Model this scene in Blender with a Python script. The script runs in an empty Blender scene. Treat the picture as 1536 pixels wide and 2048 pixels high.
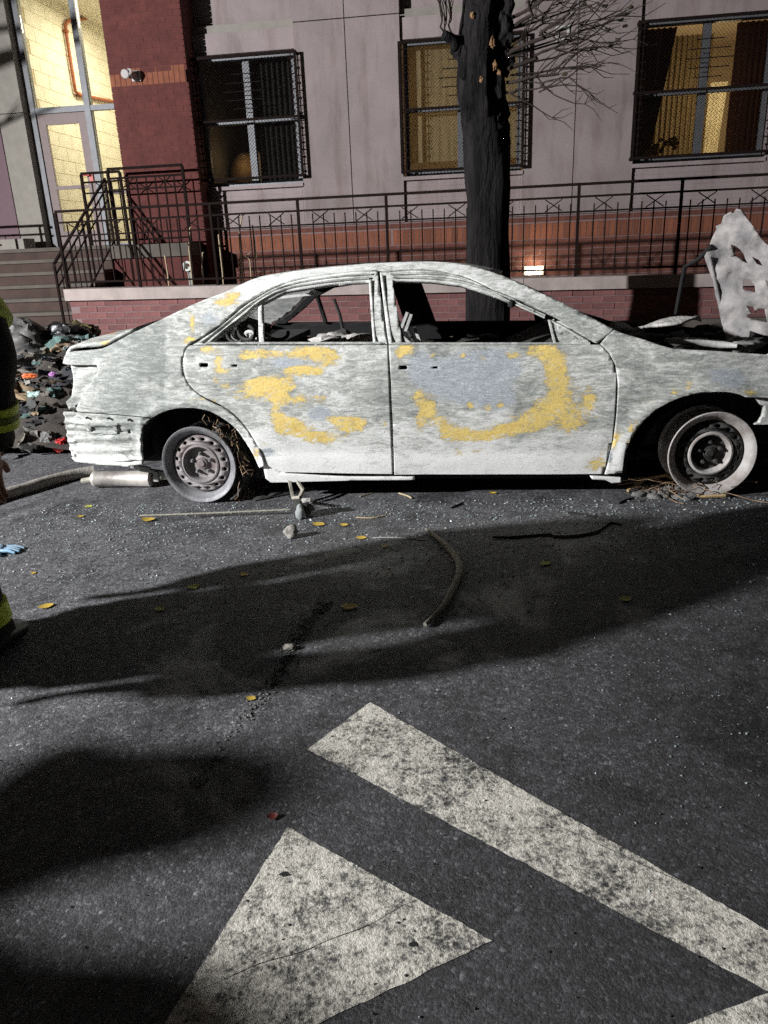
import bpy, bmesh, math, random
from math import sin, cos, pi, radians, sqrt, atan2, exp
from mathutils import Vector, Matrix, noise
from mathutils.geometry import tessellate_polygon
random.seed(7)
S = bpy.context.scene
COL = S.collection

# ------------------------------------------------------------------ camera, sky, lights, exposure
F, PITCH, YAW, ROLL, CAMH, GRADE = 1496.26, 0.335744, 0.145801, 0.042043, 1.3205, 0.0166
def cam_axes():
    cy, sy = cos(YAW), sin(YAW)
    fw = Vector((-sy*cos(PITCH), cy*cos(PITCH), -sin(PITCH)))
    r = Vector((cy, sy, 0)); d = fw.cross(r)
    c, s = cos(ROLL), sin(ROLL)
    return c*r + s*d, -s*r + c*d, fw
AR, AD, AF = cam_axes()
CAM = Vector((0, 0, CAMH))
cd = bpy.data.cameras.new('camera'); cam = bpy.data.objects.new('camera', cd); COL.objects.link(cam)
cd.sensor_fit = 'VERTICAL'; cd.sensor_height = 36.0; cd.lens = 36.0*F/2048
cd.clip_start = .05; cd.clip_end = 400
mw = Matrix((AR, -AD, -AF)).transposed().to_4x4(); mw.translation = CAM
cam.matrix_world = mw
S.camera = cam

W = bpy.data.worlds.new('World'); S.world = W; W.use_nodes = True
nt = W.node_tree; bg = nt.nodes['Background']
sky = nt.nodes.new('ShaderNodeTexSky'); sky.sky_type = 'NISHITA'; sky.sun_disc = False
sky.sun_elevation = radians(14); sky.sun_rotation = radians(-105)
tint = nt.nodes.new('ShaderNodeMix'); tint.data_type = 'RGBA'; tint.blend_type = 'MULTIPLY'
tint.inputs[0].default_value = 1; tint.inputs[7].default_value = (1.0, .72, .55, 1)   # sodium glow of the city on the night sky
nt.links.new(sky.outputs[0], tint.inputs[6]); nt.links.new(tint.outputs[2], bg.inputs[0])
bg.inputs[1].default_value = .0075

def lamp(name, kind, loc, energy, color, **kw):
    l = bpy.data.lights.new(name, kind); l.energy = energy; l.color = color
    for k, v in kw.items(): setattr(l, k, v)
    o = bpy.data.objects.new(name, l); o.location = loc; COL.objects.link(o); return o
def aim(o, target):
    o.rotation_euler = (Vector(target) - o.location).to_track_quat('-Z', 'Y').to_euler()
LAMP = Vector((-9.2, -.75, 3.9))
key = lamp('scene_floodlight', 'SPOT', LAMP, 8900, (.98, .985, 1.0), spot_size=radians(110), spot_blend=.5, shadow_soft_size=.09)
aim(key, (-2.2, 5.2, .6))
fill_sun = lamp('fill_sun', 'SUN', (0, 0, 30), .02, (1, .96, .9), angle=radians(.5))
fill_sun.rotation_euler = (radians(50), 0, radians(-60))  # weak sun lamp added as fill for the night
S.view_settings.view_transform = 'Standard'; S.view_settings.look = 'None'
S.view_settings.exposure = 0; S.view_settings.gamma = 1; S.view_settings.use_curve_mapping = False
S.render.engine = 'CYCLES'
S.cycles.use_denoising = False
S.cycles.max_bounces = 6

# ------------------------------------------------------------------ pixel -> place helpers (photo measured at 1536 x 2048)
def ray(u, v):
    return AR*((u-768)/F) + AD*((v-1024)/F) + AF
def at(u, v, Y):
    d = ray(u, v); return CAM + d*(Y/d.y)
def atx(u, v, X):
    d = ray(u, v); return CAM + d*(X/d.x)
def gz(x): return GRADE*x
def gnd(u, v, o=0.0):
    d = ray(u, v); t = (o - CAMH)/(d.z - GRADE*d.x); return CAM + d*t
def proj(p):
    c = Vector(p) - CAM; z = c.dot(AF)
    return 768 + F*c.dot(AR)/z, 1024 + F*c.dot(AD)/z

# ------------------------------------------------------------------ object helpers
def tag(o, label=None, cat=None, group=None, kind=None):
    if label: o['label'] = label
    if cat: o['category'] = cat
    if group: o['group'] = group
    if kind: o['kind'] = kind
    return o
def wloc(o):
    v = Vector((0, 0, 0))
    while o: v += o.location; o = o.parent
    return v
def thing(name, label, cat, loc=(0, 0, 0), group=None):
    o = bpy.data.objects.new(name, None); o.empty_display_size = .1; o.location = loc; COL.objects.link(o)
    return tag(o, label, cat, group)
def link(name, me, parent=None, loc=None):
    o = bpy.data.objects.new(name, me); COL.objects.link(o)
    if parent: o.parent = parent
    if loc is not None: o.location = Vector(loc) - (wloc(parent) if parent else Vector())
    return o
def smooth_me(me, ang=40):
    for p in me.polygons: p.use_smooth = True
    try: me.set_sharp_from_angle(angle=radians(ang))
    except Exception: pass
class MB:
    """collects boxes, tubes, lathes and sheets in world coordinates; build() links them as one mesh"""
    def __init__(s): s.v = []; s.f = []
    def add(s, vs, fs):
        n = len(s.v); s.v += [Vector(x) for x in vs]; s.f += [tuple(i+n for i in f) for f in fs]; return s
    def box(s, a, b):
        x0, y0, z0 = a; x1, y1, z1 = b
        return s.add([(x0,y0,z0),(x1,y0,z0),(x1,y1,z0),(x0,y1,z0),(x0,y0,z1),(x1,y0,z1),(x1,y1,z1),(x0,y1,z1)],
              [(0,3,2,1),(4,5,6,7),(0,1,5,4),(1,2,6,5),(2,3,7,6),(3,0,4,7)])
    def bar(s, a, b, w, h=None, up=(0, 0, 1)):
        a = Vector(a); b = Vector(b); h = h or w; d = (b-a).normalized(); up = Vector(up)
        if abs(d.dot(up)) > .97: up = Vector((0, 1, 0))
        x = d.cross(up).normalized()*w/2; y = x.cross(d).normalized()*h/2
        vs = [p+i*x+j*y for p in (a, b) for i, j in ((-1,-1),(1,-1),(1,1),(-1,1))]
        return s.add(vs, [(0,1,2,3),(7,6,5,4),(0,4,5,1),(1,5,6,2),(2,6,7,3),(3,7,4,0)])
    def tube(s, pts, r, n=8, cap=True):
        pts = [Vector(p) for p in pts]; m = len(pts)
        rs = r if isinstance(r, (list, tuple)) else [r]*m
        vs = []; ref = None
        for i, p in enumerate(pts):
            d = (pts[min(i+1, m-1)] - pts[max(i-1, 0)])
            d = d.normalized() if d.length > 1e-9 else Vector((0, 0, 1))
            if ref is None: ref = Vector((0, 0, 1)) if abs(d.z) < .9 else Vector((1, 0, 0))
            x = (ref - d*ref.dot(d))
            if x.length < 1e-6: x = d.orthogonal()
            x.normalize(); y = d.cross(x); ref = x
            for k in range(n):
                a = 2*pi*k/n; vs.append(p + (x*cos(a) + y*sin(a))*rs[i])
        fs = [(i*n+k, i*n+(k+1) % n, (i+1)*n+(k+1) % n, (i+1)*n+k) for i in range(m-1) for k in range(n)]
        if cap: fs += [tuple(range(n-1, -1, -1)), tuple((m-1)*n+k for k in range(n))]
        return s.add(vs, fs)
    def lathe(s, prof, M=Matrix(), n=48, closed=False):
        """prof (r, h) revolved round local Z, then M"""
        m = len(prof); vs = [M @ Vector((r*cos(2*pi*k/n), r*sin(2*pi*k/n), h)) for r, h in prof for k in range(n)]
        fs = [(i*n+k, i*n+(k+1) % n, (i+1)*n+(k+1) % n, (i+1)*n+k) for i in range(m-1) for k in range(n)]
        return s.add(vs, fs)
    def prism(s, poly, d):
        """planar polygon (3-D points) pushed along d"""
        poly = [Vector(p) for p in poly]; d = Vector(d); n = len(poly)
        tris = tessellate_polygon([poly])
        vs = poly + [p+d for p in poly]
        fs = [tuple(t) for t in tris] + [tuple(n+i for i in reversed(t)) for t in tris] + [(i, (i+1) % n, n+(i+1) % n, n+i) for i in range(n)]
        return s.add(vs, fs)
    def blob(s, c, r, seed=0, n=2, rough=.3, flat=0):
        bm = bmesh.new(); bmesh.ops.create_icosphere(bm, subdivisions=n, radius=1)
        r = Vector(r) if not isinstance(r, (int, float)) else Vector((r, r, r))
        vs = []
        for v in bm.verts:
            k = 1 + rough*noise.noise(v.co*1.7 + Vector((seed*3.1, seed*1.7, 0))) + rough*.6*noise.noise(v.co*4.3 + Vector((seed, 9, seed)))
            p = Vector((v.co.x*r.x, v.co.y*r.y, v.co.z*r.z))*k
            vs.append(Vector(c)+p)
        bm.verts.index_update()
        s.add(vs, [tuple(v.index for v in f.verts) for f in bm.faces]); bm.free(); return s
    def build(s, name, mat, parent=None, smooth=None, loc=None, fix=True):
        o0 = wloc(parent) if parent else Vector()
        org = Vector(loc) if loc is not None else (o0 if parent else Vector())
        me = bpy.data.meshes.new(name)
        me.from_pydata([v-org for v in s.v], [], s.f); me.update()
        if fix:
            bm = bmesh.new(); bm.from_mesh(me); bmesh.ops.recalc_face_normals(bm, faces=bm.faces); bm.to_mesh(me); bm.free()
        if mat: me.materials.append(mat)
        if smooth: smooth_me(me, smooth)
        o = bpy.data.objects.new(name, me); COL.objects.link(o)
        if parent: o.parent = parent
        o.location = org - o0
        return o

# ------------------------------------------------------------------ materials
def nodes(name):
    m = bpy.data.materials.new(name); m.use_nodes = True
    t = m.node_tree; return m, t, t.nodes['Principled BSDF']
def N(t, kind, **kw):
    n = t.nodes.new('ShaderNode'+kind)
    for k, v in kw.items():
        if isinstance(k, str) and hasattr(n, k): setattr(n, k, v)
    return n
def L(t, a, b): t.links.new(a, b)
def coord(t, scale=(1, 1, 1), space='Object'):
    tc = N(t, 'TexCoord'); mp = N(t, 'Mapping'); mp.inputs['Scale'].default_value = scale
    L(t, tc.outputs[space], mp.inputs[0]); return mp.outputs[0]
def nse(t, vec, scale, detail=6, rough=.6, dist=0):
    n = N(t, 'TexNoise'); n.inputs['Scale'].default_value = scale; n.inputs['Detail'].default_value = detail
    n.inputs['Roughness'].default_value = rough; n.inputs['Distortion'].default_value = dist
    L(t, vec, n.inputs['Vector']); return n.outputs['Fac']
def ramp(t, fac, stops, interp='LINEAR'):
    r = N(t, 'ValToRGB'); r.color_ramp.interpolation = interp; e = r.color_ramp.elements
    while len(e) < len(stops): e.new(.5)
    for i, (p, c) in enumerate(stops):
        e[i].position = p; e[i].color = (c, c, c, 1) if isinstance(c, (int, float)) else (*c, 1)
    L(t, fac, r.inputs[0]); return r.outputs[0]
def mix(t, fac, a, b, mode='MIX'):
    n = N(t, 'Mix'); n.data_type = 'RGBA'; n.blend_type = mode
    for sock, val in ((0, fac), (6, a), (7, b)):
        if isinstance(val, (int, float)): n.inputs[sock].default_value = val if sock == 0 else (val, val, val, 1)
        elif isinstance(val, tuple): n.inputs[sock].default_value = (*val, 1)
        else: L(t, val, n.inputs[sock])
    return n.outputs[2]
def mth(t, op, a, b=0.0, clamp=False):
    n = N(t, 'Math'); n.operation = op; n.use_clamp = clamp
    for i, val in enumerate((a, b)):
        if isinstance(val, (int, float)): n.inputs[i].default_value = val
        else: L(t, val, n.inputs[i])
    return n.outputs[0]
def bump(t, bs, h, strength=.3, dist=.01):
    b = N(t, 'Bump'); b.inputs['Strength'].default_value = strength; b.inputs['Distance'].default_value = dist
    L(t, h, b.inputs['Height']); L(t, b.outputs[0], bs.inputs['Normal'])
def mat(name, col, rough=.8, var=.25, scale=12, bmp=.2, metal=0, col2=None, stretch=(1, 1, 1), spec=None, rnd=0, trans=0, bd=.01):
    m, t, bs = nodes(name)
    v = coord(t, stretch); n = nse(t, v, scale, 7, .65)
    c2 = col2 or tuple(c*(1-var) for c in col)
    c1 = tuple(min(1, c*(1+var*.6)) for c in col)
    out = ramp(t, n, [(.3, c2), (.7, c1)])
    if rnd:
        oi = N(t, 'ObjectInfo')
        f = mth(t, 'ADD', mth(t, 'MULTIPLY', oi.outputs['Random'], rnd), 1-rnd/2)
        hs = N(t, 'HueSaturation'); L(t, out, hs.inputs['Color']); L(t, f, hs.inputs['Value']); out = hs.outputs[0]
    L(t, out, bs.inputs['Base Color'])
    bs.inputs['Roughness'].default_value = rough; bs.inputs['Metallic'].default_value = metal
    if spec is not None: bs.inputs['Specular IOR Level'].default_value = spec
    if bmp: bump(t, bs, nse(t, v, scale*4, 5, .6), bmp, bd)
    return m
def emit(name, col, st):
    m, t, bs = nodes(name); bs.inputs['Base Color'].default_value = (.8, .8, .8, 1)
    bs.inputs['Emission Color'].default_value = (*col, 1); bs.inputs['Emission Strength'].default_value = st; return m

# asphalt
def mk_asphalt():
    m, t, bs = nodes('asphalt'); v = coord(t)
    big = nse(t, v, .8, 5, .65); mid = nse(t, v, 7, 7, .75)
    wv = N(t, 'VectorMath'); wv.operation = 'ADD'
    wn = N(t, 'TexNoise'); wn.inputs['Scale'].default_value = 60; L(t, v, wn.inputs['Vector'])
    ws = N(t, 'VectorMath'); ws.operation = 'SCALE'; ws.inputs['Scale'].default_value = .012; L(t, wn.outputs['Color'], ws.inputs[0]); L(t, v, wv.inputs[0]); L(t, ws.outputs[0], wv.inputs[1])
    vo = N(t, 'TexVoronoi'); vo.inputs['Scale'].default_value = 140; L(t, wv.outputs[0], vo.inputs['Vector'])
    fine = nse(t, v, 330, 4, .75)
    agg = ramp(t, vo.outputs['Color'], [(.0, .014), (.45, .036), (.75, .075), (.9, .16), (1.0, .40)])
    c = mix(t, .36, agg, ramp(t, fine, [(.34, .022), (.5, .07), (.66, .21)]))
    # lamp falloff painted into the asphalt, paler round the wreck, darker towards the crosswalk
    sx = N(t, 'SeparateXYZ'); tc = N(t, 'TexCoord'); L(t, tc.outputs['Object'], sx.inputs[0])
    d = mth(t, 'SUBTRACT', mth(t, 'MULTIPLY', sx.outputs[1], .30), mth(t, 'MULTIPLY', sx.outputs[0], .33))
    film = mth(t, 'ADD', d, mth(t, 'MULTIPLY', mth(t, 'SUBTRACT', big, .5), .9))  # film carries the painted light falloff, broken up by noise
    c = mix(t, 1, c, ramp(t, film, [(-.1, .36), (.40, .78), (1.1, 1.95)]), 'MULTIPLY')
    c = mix(t, 1, c, ramp(t, mid, [(.25, .55), (.5, 1.0), (.8, 1.5)]), 'MULTIPLY')
    c = mix(t, 1, c, ramp(t, nse(t, v, 38, 6, .75, .5), [(.34, .5), (.5, .95), (.66, 1.7)]), 'MULTIPLY')
    c = mix(t, 1, c, (.97, .97, 1.03), 'MULTIPLY')
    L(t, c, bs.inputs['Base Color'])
    wet = ramp(t, nse(t, v, 1.7, 6, .7, .6), [(.50, 0.0), (.60, 1.0)])
    c2 = mix(t, mth(t, 'MULTIPLY', wet, .55), c, mix(t, 1, c, (.42, .41, .42), 'MULTIPLY')); L(t, c2, bs.inputs['Base Color'])
    L(t, mix(t, wet, ramp(t, mid, [(.3, .6), (.7, .9)]), ramp(t, mid, [(.3, .28), (.7, .5)])), bs.inputs['Roughness'])
    h = mth(t, 'ADD', mth(t, 'MULTIPLY', vo.outputs['Distance'], -.5), mth(t, 'ADD', mth(t, 'MULTIPLY', fine, .8), mth(t, 'MULTIPLY', mid, .5)))
    bump(t, bs, h, .8, .0045); return m
def mk_paint():
    m, t, bs = nodes('road_paint'); v = coord(t)
    n = nse(t, v, 34, 8, .72); n2 = nse(t, v, 5, 4, .6); fine = nse(t, v, 130, 4, .7)
    n4 = nse(t, v, 85, 6, .8, .6); f = mth(t, 'ADD', mth(t, 'MULTIPLY', n, .42), mth(t, 'ADD', mth(t, 'MULTIPLY', n2, .25), mth(t, 'ADD', mth(t, 'MULTIPLY', fine, .2), mth(t, 'MULTIPLY', n4, .43))))
    c = ramp(t, f, [(.555, (.06, .06, .06)), (.60, (.20, .19, .17)), (.638, (.42, .40, .345)), (.675, (.60, .57, .50)), (.74, (.74, .71, .63))])
    pit = N(t, 'TexVoronoi'); pit.inputs['Scale'].default_value = 55; L(t, v, pit.inputs['Vector'])
    c = mix(t, 1, c, ramp(t, mth(t, 'ADD', pit.outputs['Distance'], mth(t, 'MULTIPLY', mth(t, 'SUBTRACT', n2, .5), 1.2)), [(.05, .25), (.25, 1.0)]), 'MULTIPLY')
    L(t, c, bs.inputs['Base Color']); bs.inputs['Roughness'].default_value = .85
    bump(t, bs, mth(t, 'ADD', n, fine), .8, .006); return m
# burnt body metal: streaked white ash, bare grey steel and flash rust (where the panels carry it)
def mk_burnt(name, soot=0.0):
    m, t, bs = nodes(name); v = coord(t, (1, 1, 1))
    big = nse(t, coord(t, (1, 1, 1.6)), 2.1, 4, .6, .8)
    s1 = nse(t, coord(t, (4, 4, 13)), 2.0, 10, .74, 1.3); s2 = nse(t, coord(t, (8, 8, 55)), 2.5, 8, .75, .8)
    n3 = nse(t, v, 60, 6, .75); s4 = nse(t, coord(t, (16, 16, 38)), 3.0, 9, .74, 1.6)
    f = mth(t, 'ADD', mth(t, 'MULTIPLY', s1, .36), mth(t, 'ADD', mth(t, 'MULTIPLY', s2, .24), mth(t, 'ADD', mth(t, 'MULTIPLY', s4, .20), mth(t, 'MULTIPLY', big, .20))))
    att = N(t, 'Attribute'); att.attribute_name = 'ash'; ash = att.outputs['Fac']
    f = mth(t, 'ADD', f, mth(t, 'MULTIPLY', ash, .085))  # ash attribute also carries light painted on the panels
    base = ramp(t, f, [(.42, (.20, .215, .205)), (.465, (.35, .365, .34)), (.50, (.47, .48, .445)), (.525, (.65, .66, .625)), (.57, (.84, .85, .82))])
    ab = N(t, 'Attribute'); ab.attribute_name = 'bare'
    bv = mth(t, 'ADD', ab.outputs['Fac'], mth(t, 'ADD', mth(t, 'MULTIPLY', mth(t, 'SUBTRACT', s1, .5), 1.0), mth(t, 'MULTIPLY', mth(t, 'SUBTRACT', s4, .5), .7)))
    bf = ramp(t, bv, [(.40, 0.0), (.50, 1.0)])
    bare = ramp(t, mth(t, 'ADD', mth(t, 'MULTIPLY', s2, .4), mth(t, 'MULTIPLY', s4, .6)), [(.40, (.24, .265, .29)), (.48, (.38, .41, .44)), (.54, (.48, .52, .55)), (.62, (.74, .78, .81))])
    c = mix(t, bf, base, bare)
    ar = N(t, 'Attribute'); ar.attribute_name = 'rust'
    rn = mth(t, 'ADD', mth(t, 'MULTIPLY', mth(t, 'SUBTRACT', nse(t, coord(t, (5, 5, 9)), 2.9, 10, .76, .9), .5), 2.2), mth(t, 'ADD', mth(t, 'MULTIPLY', mth(t, 'SUBTRACT', s2, .5), .8), mth(t, 'MULTIPLY', mth(t, 'SUBTRACT', s4, .5), .6)))
    rv = mth(t, 'ADD', ar.outputs['Fac'], rn)
    rf = ramp(t, rv, [(.26, 0.0), (.42, .22), (.50, .80), (.66, 1.0)])
    rc = ramp(t, rv, [(.36, (.42, .34, .20)), (.47, (.50, .37, .13)), (.58, (.74, .55, .16)), (.78, (.86, .66, .22)), (1.1, (.72, .50, .14))])
    rc = mix(t, .5, rc, mix(t, 1, rc, ramp(t, s4, [(.32, .45), (.5, 1.0), (.66, 1.3)]), 'MULTIPLY'))
    isl = ramp(t, nse(t, coord(t, (6, 6, 10)), 2.4, 9, .74, 1.0), [(.36, .12), (.47, 1.0)])
    c = mix(t, mth(t, 'MULTIPLY', rf, isl), c, rc)
    # sooty pin marks and drips
    pit = ramp(t, nse(t, coord(t, (10, 10, 26)), 3.4, 8, .7), [(.30, .35), (.39, 1.0)])
    c = mix(t, 1, c, pit, 'MULTIPLY')
    if soot: c = mix(t, soot, c, (.03, .029, .028))
    L(t, c, bs.inputs['Base Color']); bs.inputs['Roughness'].default_value = .68; bs.inputs['Metallic'].default_value = 0
    bump(t, bs, mth(t, 'ADD', s1, mth(t, 'ADD', mth(t, 'MULTIPLY', n3, .35), mth(t, 'MULTIPLY', s4, .8))), .45, .005); return m
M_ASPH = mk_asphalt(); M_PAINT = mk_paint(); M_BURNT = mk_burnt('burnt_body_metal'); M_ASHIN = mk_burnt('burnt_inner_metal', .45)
M_CHIPS = mat('grey_chips', (.22, .22, .21), .9, .5, 20, .5, col2=(.05, .05, .05))
M_HOOD = mat('burnt_hood_sheet', (.36, .335, .32), .85, .4, 9, .5, col2=(.14, .14, .145), bd=.01)
M_SOOT = mat('soot_black', (.012, .012, .012), .9, .5, 9, .3)
M_CHAR = mat('charred_scrap', (.05, .048, .045), .9, .6, 14, .5, col2=(.012, .012, .012))
M_STEEL = mat('scaled_wheel_steel', (.24, .24, .25), .6, .45, 11, .25, .35, rnd=.1)
M_RIMDISC = mat('burnt_wheel_disc', (.23, .22, .225), .7, .3, 9, .3, .2, col2=(.17, .13, .12))
M_ASHW = mat('white_ash', (.62, .60, .56), .9, .4, 14, .7, col2=(.22, .21, .2))
def mk_stucco(name, col):
    m, t, bs = nodes(name); v = coord(t)
    n = nse(t, v, 1.1, 5, .6, .5); stn = nse(t, coord(t, (3, 3, .5)), 1.6, 6, .65); f = nse(t, v, 120, 4, .7)
    c = ramp(t, f, [(.3, tuple(k*.72 for k in col)), (.7, tuple(k*1.22 for k in col))])
    c = mix(t, 1, c, ramp(t, n, [(.3, .78), (.65, 1.1)]), 'MULTIPLY'); c = mix(t, 1, c, ramp(t, stn, [(.3, (.74, .70, .66)), (.5, (1, 1, 1))]), 'MULTIPLY')
    L(t, c, bs.inputs['Base Color']); bs.inputs['Roughness'].default_value = .95; bump(t, bs, f, .5, .006); return m
M_STUCCO = mk_stucco('grey_stucco', (.29, .238, .236)); M_STUCCO2 = mk_stucco('light_stucco', (.33, .27, .27))
M_OLD = mat('grey_stucco_plain', (.25, .21, .22), .95, .08, 30, .25)
M_MAUVE = mat('mauve_wall', (.16, .105, .12), .95, .1, 20, .25)
M_BRICK = mat('red_brick', (.098, .026, .022), .92, .35, 8, .3, rnd=.25)
M_BASE = mat('base_brick', (.135, .048, .034), .92, .35, 8, .4, rnd=.45)
M_BRICK2 = mat('old_wall_brick', (.185, .075, .07), .92, .3, 8, .4, rnd=.35, col2=(.12, .055, .055))
M_SOLD = mat('orange_brick', (.22, .075, .04), .92, .3, 8, .4, rnd=.5)
M_MORT = mat('mortar', (.22, .155, .15), .95, .2, 20, .3)
M_MORTR = mat('red_mortar', (.105, .032, .028), .95, .2, 20, .3)
M_COPE = mat('concrete_coping', (.40, .335, .31), .9, .25, 5, .3)
M_CONC = mat('concrete', (.10, .085, .072), .92, .3, 4, .35)
M_STEP = mat('brown_step_stone', (.06, .037, .03), .92, .3, 5, .35)
M_IRON = mat('black_iron', (.014, .009, .008), .9, .3, 20, .1, spec=.08)
M_ALU = mat('window_aluminium', (.15, .155, .165), .5, .2, 10, .1, .2)
M_DOOR = mat('door_metal', (.17, .125, .12), .55, .15, 10, .1, .1)
M_JAMB = mat('grey_jamb', (.25, .23, .20), .8, .15, 8, .2)
M_HALL = mat('painted_block', (.80, .755, .63), .85, .08, 6, .2, rnd=.06)
M_PIPE = mat('red_brown_pipe', (.36, .11, .05), .5, .2, 10, .1)
M_BARK = mat('charred_bark', (.022, .020, .021), .97, .7, 9, 1.0, col2=(.003, .003, .003), stretch=(1, 1, .22), bd=.05, spec=.12)
M_TWIG = mat('twig', (.024, .015, .010), .9, .4, 9, .3)
M_RAW = mat('raw_wood', (.24, .13, .06), .85, .4, 16, .4)
M_RUBBER = mat('worn_trim', (.34, .32, .26), .8, .4, 18, .3)
M_HOSE = mat('canvas_hose', (.36, .33, .29), .95, .35, 16, .5)
M_TURN = mat('turnout_cloth', (.018, .016, .015), .95, .4, 20, .4)
M_SKIN = mat('skin', (.42, .22, .15), .6, .15, 8, .15)
M_LIME = mat('lime_reflective', (.66, .80, .06), .5, .12, 30, .2)
M_LIMED = mat('dark_lime_trim', (.15, .20, .02), .6, .12, 30, .2)
M_SILV = mat('silver_reflective', (.62, .64, .64), .35, .12, 30, .1, .2)
M_HELM = mat('black_helmet', (.02, .02, .02), .35, .2, 10, .1)
M_LEAFY = mat('yellow_leaf', (.62, .42, .06), .7, .25, 30, .2, rnd=.3)
M_LEAFG = mat('green_yellow_leaf', (.42, .42, .08), .7, .25, 30, .2, rnd=.3)
M_DRY = mat('dry_stalk', (.45, .36, .22), .85, .3, 12, .2)
M_LAMPB = mat('lamp_housing', (.45, .42, .40), .6, .15, 10, .1)
M_VENT = mat('white_vent', (.5, .5, .46), .6, .15, 10, .1)
M_GLASSCHIP, _t, _b = nodes('glass_chip')
_b.inputs['Base Color'].default_value = (.26, .31, .31, 1); _b.inputs['Roughness'].default_value = .3
M_PANE, _t, _b = nodes('window_glass')
_b.inputs['Base Color'].default_value = (.9, .95, .92, 1); _b.inputs['Roughness'].default_value = .02; _b.inputs['Transmission Weight'].default_value = 1; _b.inputs['IOR'].default_value = 1.02
def thin_glass():
    m = bpy.data.materials.new('pane_glass'); m.use_nodes = True; t = m.node_tree; t.nodes.clear()
    o = N(t, 'OutputMaterial'); tr = N(t, 'BsdfTransparent'); tr.inputs[0].default_value = (.93, .95, .93, 1)
    g = N(t, 'BsdfGlossy'); g.inputs['Roughness'].default_value = .03; fr = N(t, 'Fresnel'); fr.inputs[0].default_value = 1.45
    mx = N(t, 'MixShader'); L(t, fr.outputs[0], mx.inputs[0]); L(t, tr.outputs[0], mx.inputs[1]); L(t, g.outputs[0], mx.inputs[2]); L(t, mx.outputs[0], o.inputs[0]); return m
M_PANE = thin_glass()
def cloth(name, col, tr=.5):
    m = bpy.data.materials.new(name); m.use_nodes = True; t = m.node_tree; t.nodes.clear()
    o = N(t, 'OutputMaterial'); a = N(t, 'BsdfDiffuse'); b = N(t, 'BsdfTranslucent'); mx = N(t, 'MixShader'); mx.inputs[0].default_value = tr
    c = ramp(t, nse(t, coord(t, (9, 9, .8)), 3, 5, .6), [(.3, tuple(x*.65 for x in col)), (.7, col)])
    L(t, c, a.inputs[0]); L(t, c, b.inputs[0]); L(t, a.outputs[0], mx.inputs[1]); L(t, b.outputs[0], mx.inputs[2]); L(t, mx.outputs[0], o.inputs[0]); return m

# ------------------------------------------------------------------ ground
def sheet(name, poly, m, kind='structure', dz=0.0, parent=None, th=0.0):
    b = MB()
    if th: b.prism([Vector((x, y, gz(x)+dz)) for x, y in poly], (0, 0, -th))
    else:
        b.add([Vector((x, y, gz(x)+dz)) for x, y in poly], [tuple(t) for t in tessellate_polygon([[Vector((x, y, 0)) for x, y in poly]])])
    o = b.build(name, m, parent)
    if kind: o['kind'] = kind
    return o
KERB = 6.05
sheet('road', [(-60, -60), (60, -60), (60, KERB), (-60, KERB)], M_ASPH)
sheet('kerb', [(-40, KERB), (40, KERB), (40, KERB+.15), (-40, KERB+.15)], M_CONC, dz=.14, th=.3)
sheet('sidewalk', [(-40, KERB+.152), (40, KERB+.152), (40, 8.26), (-40, 8.26)], M_CONC, dz=.138, th=.3)
sheet('terrain', [(-150, 8.3), (150, 8.3), (150, 150), (-150, 150)], M_CONC, dz=-.05)
def rough_poly(pts, step=.015, amp=.0022, seed=1):
    out = []
    for i in range(len(pts)):
        a = Vector((*pts[i], 0)); b = Vector((*pts[(i+1) % len(pts)], 0)); n = max(1, int((b-a).length/step))
        nrm = Vector((-(b-a).y, (b-a).x, 0)).normalized()
        for k in range(n):
            p = a.lerp(b, k/n); q = p + nrm*(noise.noise(Vector((p.x*30+seed, p.y*30, seed)))*amp*1.6 + noise.noise(Vector((p.x*110, p.y*110, seed)))*amp*.8)
            out.append((q.x, q.y))
    return out
def g2(u, v): p = gnd(u, v); return (p.x, p.y)
a1, a2 = g2(615, 1499), g2(740, 1405)
b1, b2 = g2(1536, 1862), g2(1536, 1983)
def extend(a, b, d): 
    v = (Vector(b)-Vector(a)); v *= (1+d/v.length); r = Vector(a)+v; return (r.x, r.y)
sheet('crosswalk_stripe', rough_poly([a1, extend(a1, b2, 3.5), extend(a2, b1, 3.5), a2], seed=1), M_PAINT, dz=.0012)
c1, c2, c3, c4 = g2(575, 1655), g2(985, 1882), g2(640, 2046), g2(330, 2048)
q4 = extend(c1, c4, .5); q3 = (c3[0]*1.0-.25*(c2[0]-c3[0]), c3[1]-.25*(c2[1]-c3[1]))
sheet('crosswalk_stripe', rough_poly([c1, q4, (q4[0]+.1, q4[1]-.3), q3, c2], seed=2), M_PAINT, dz=.0012)
d1, d2 = g2(1370, 2050), g2(1536, 1986)
sheet('crosswalk_stripe', rough_poly([d1, (d1[0]+.1, d1[1]-.6), (d2[0]+1.2, d2[1]-.4), extend(d1, d2, 1.2)], seed=3), M_PAINT, dz=.0012)

# ------------------------------------------------------------------ building
YF = 10.8                       # facade plane
BLD = thing('apartment_building', 'grey stucco building on a red brick base with barred windows and lit glass entrance', 'building', (0, YF, 0))
ZB = 1.68; ZT = 7.5
bay1 = (-3.90, -2.50); bay2 = (-1.135, .425); bay3 = (1.80, 3.40)
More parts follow.
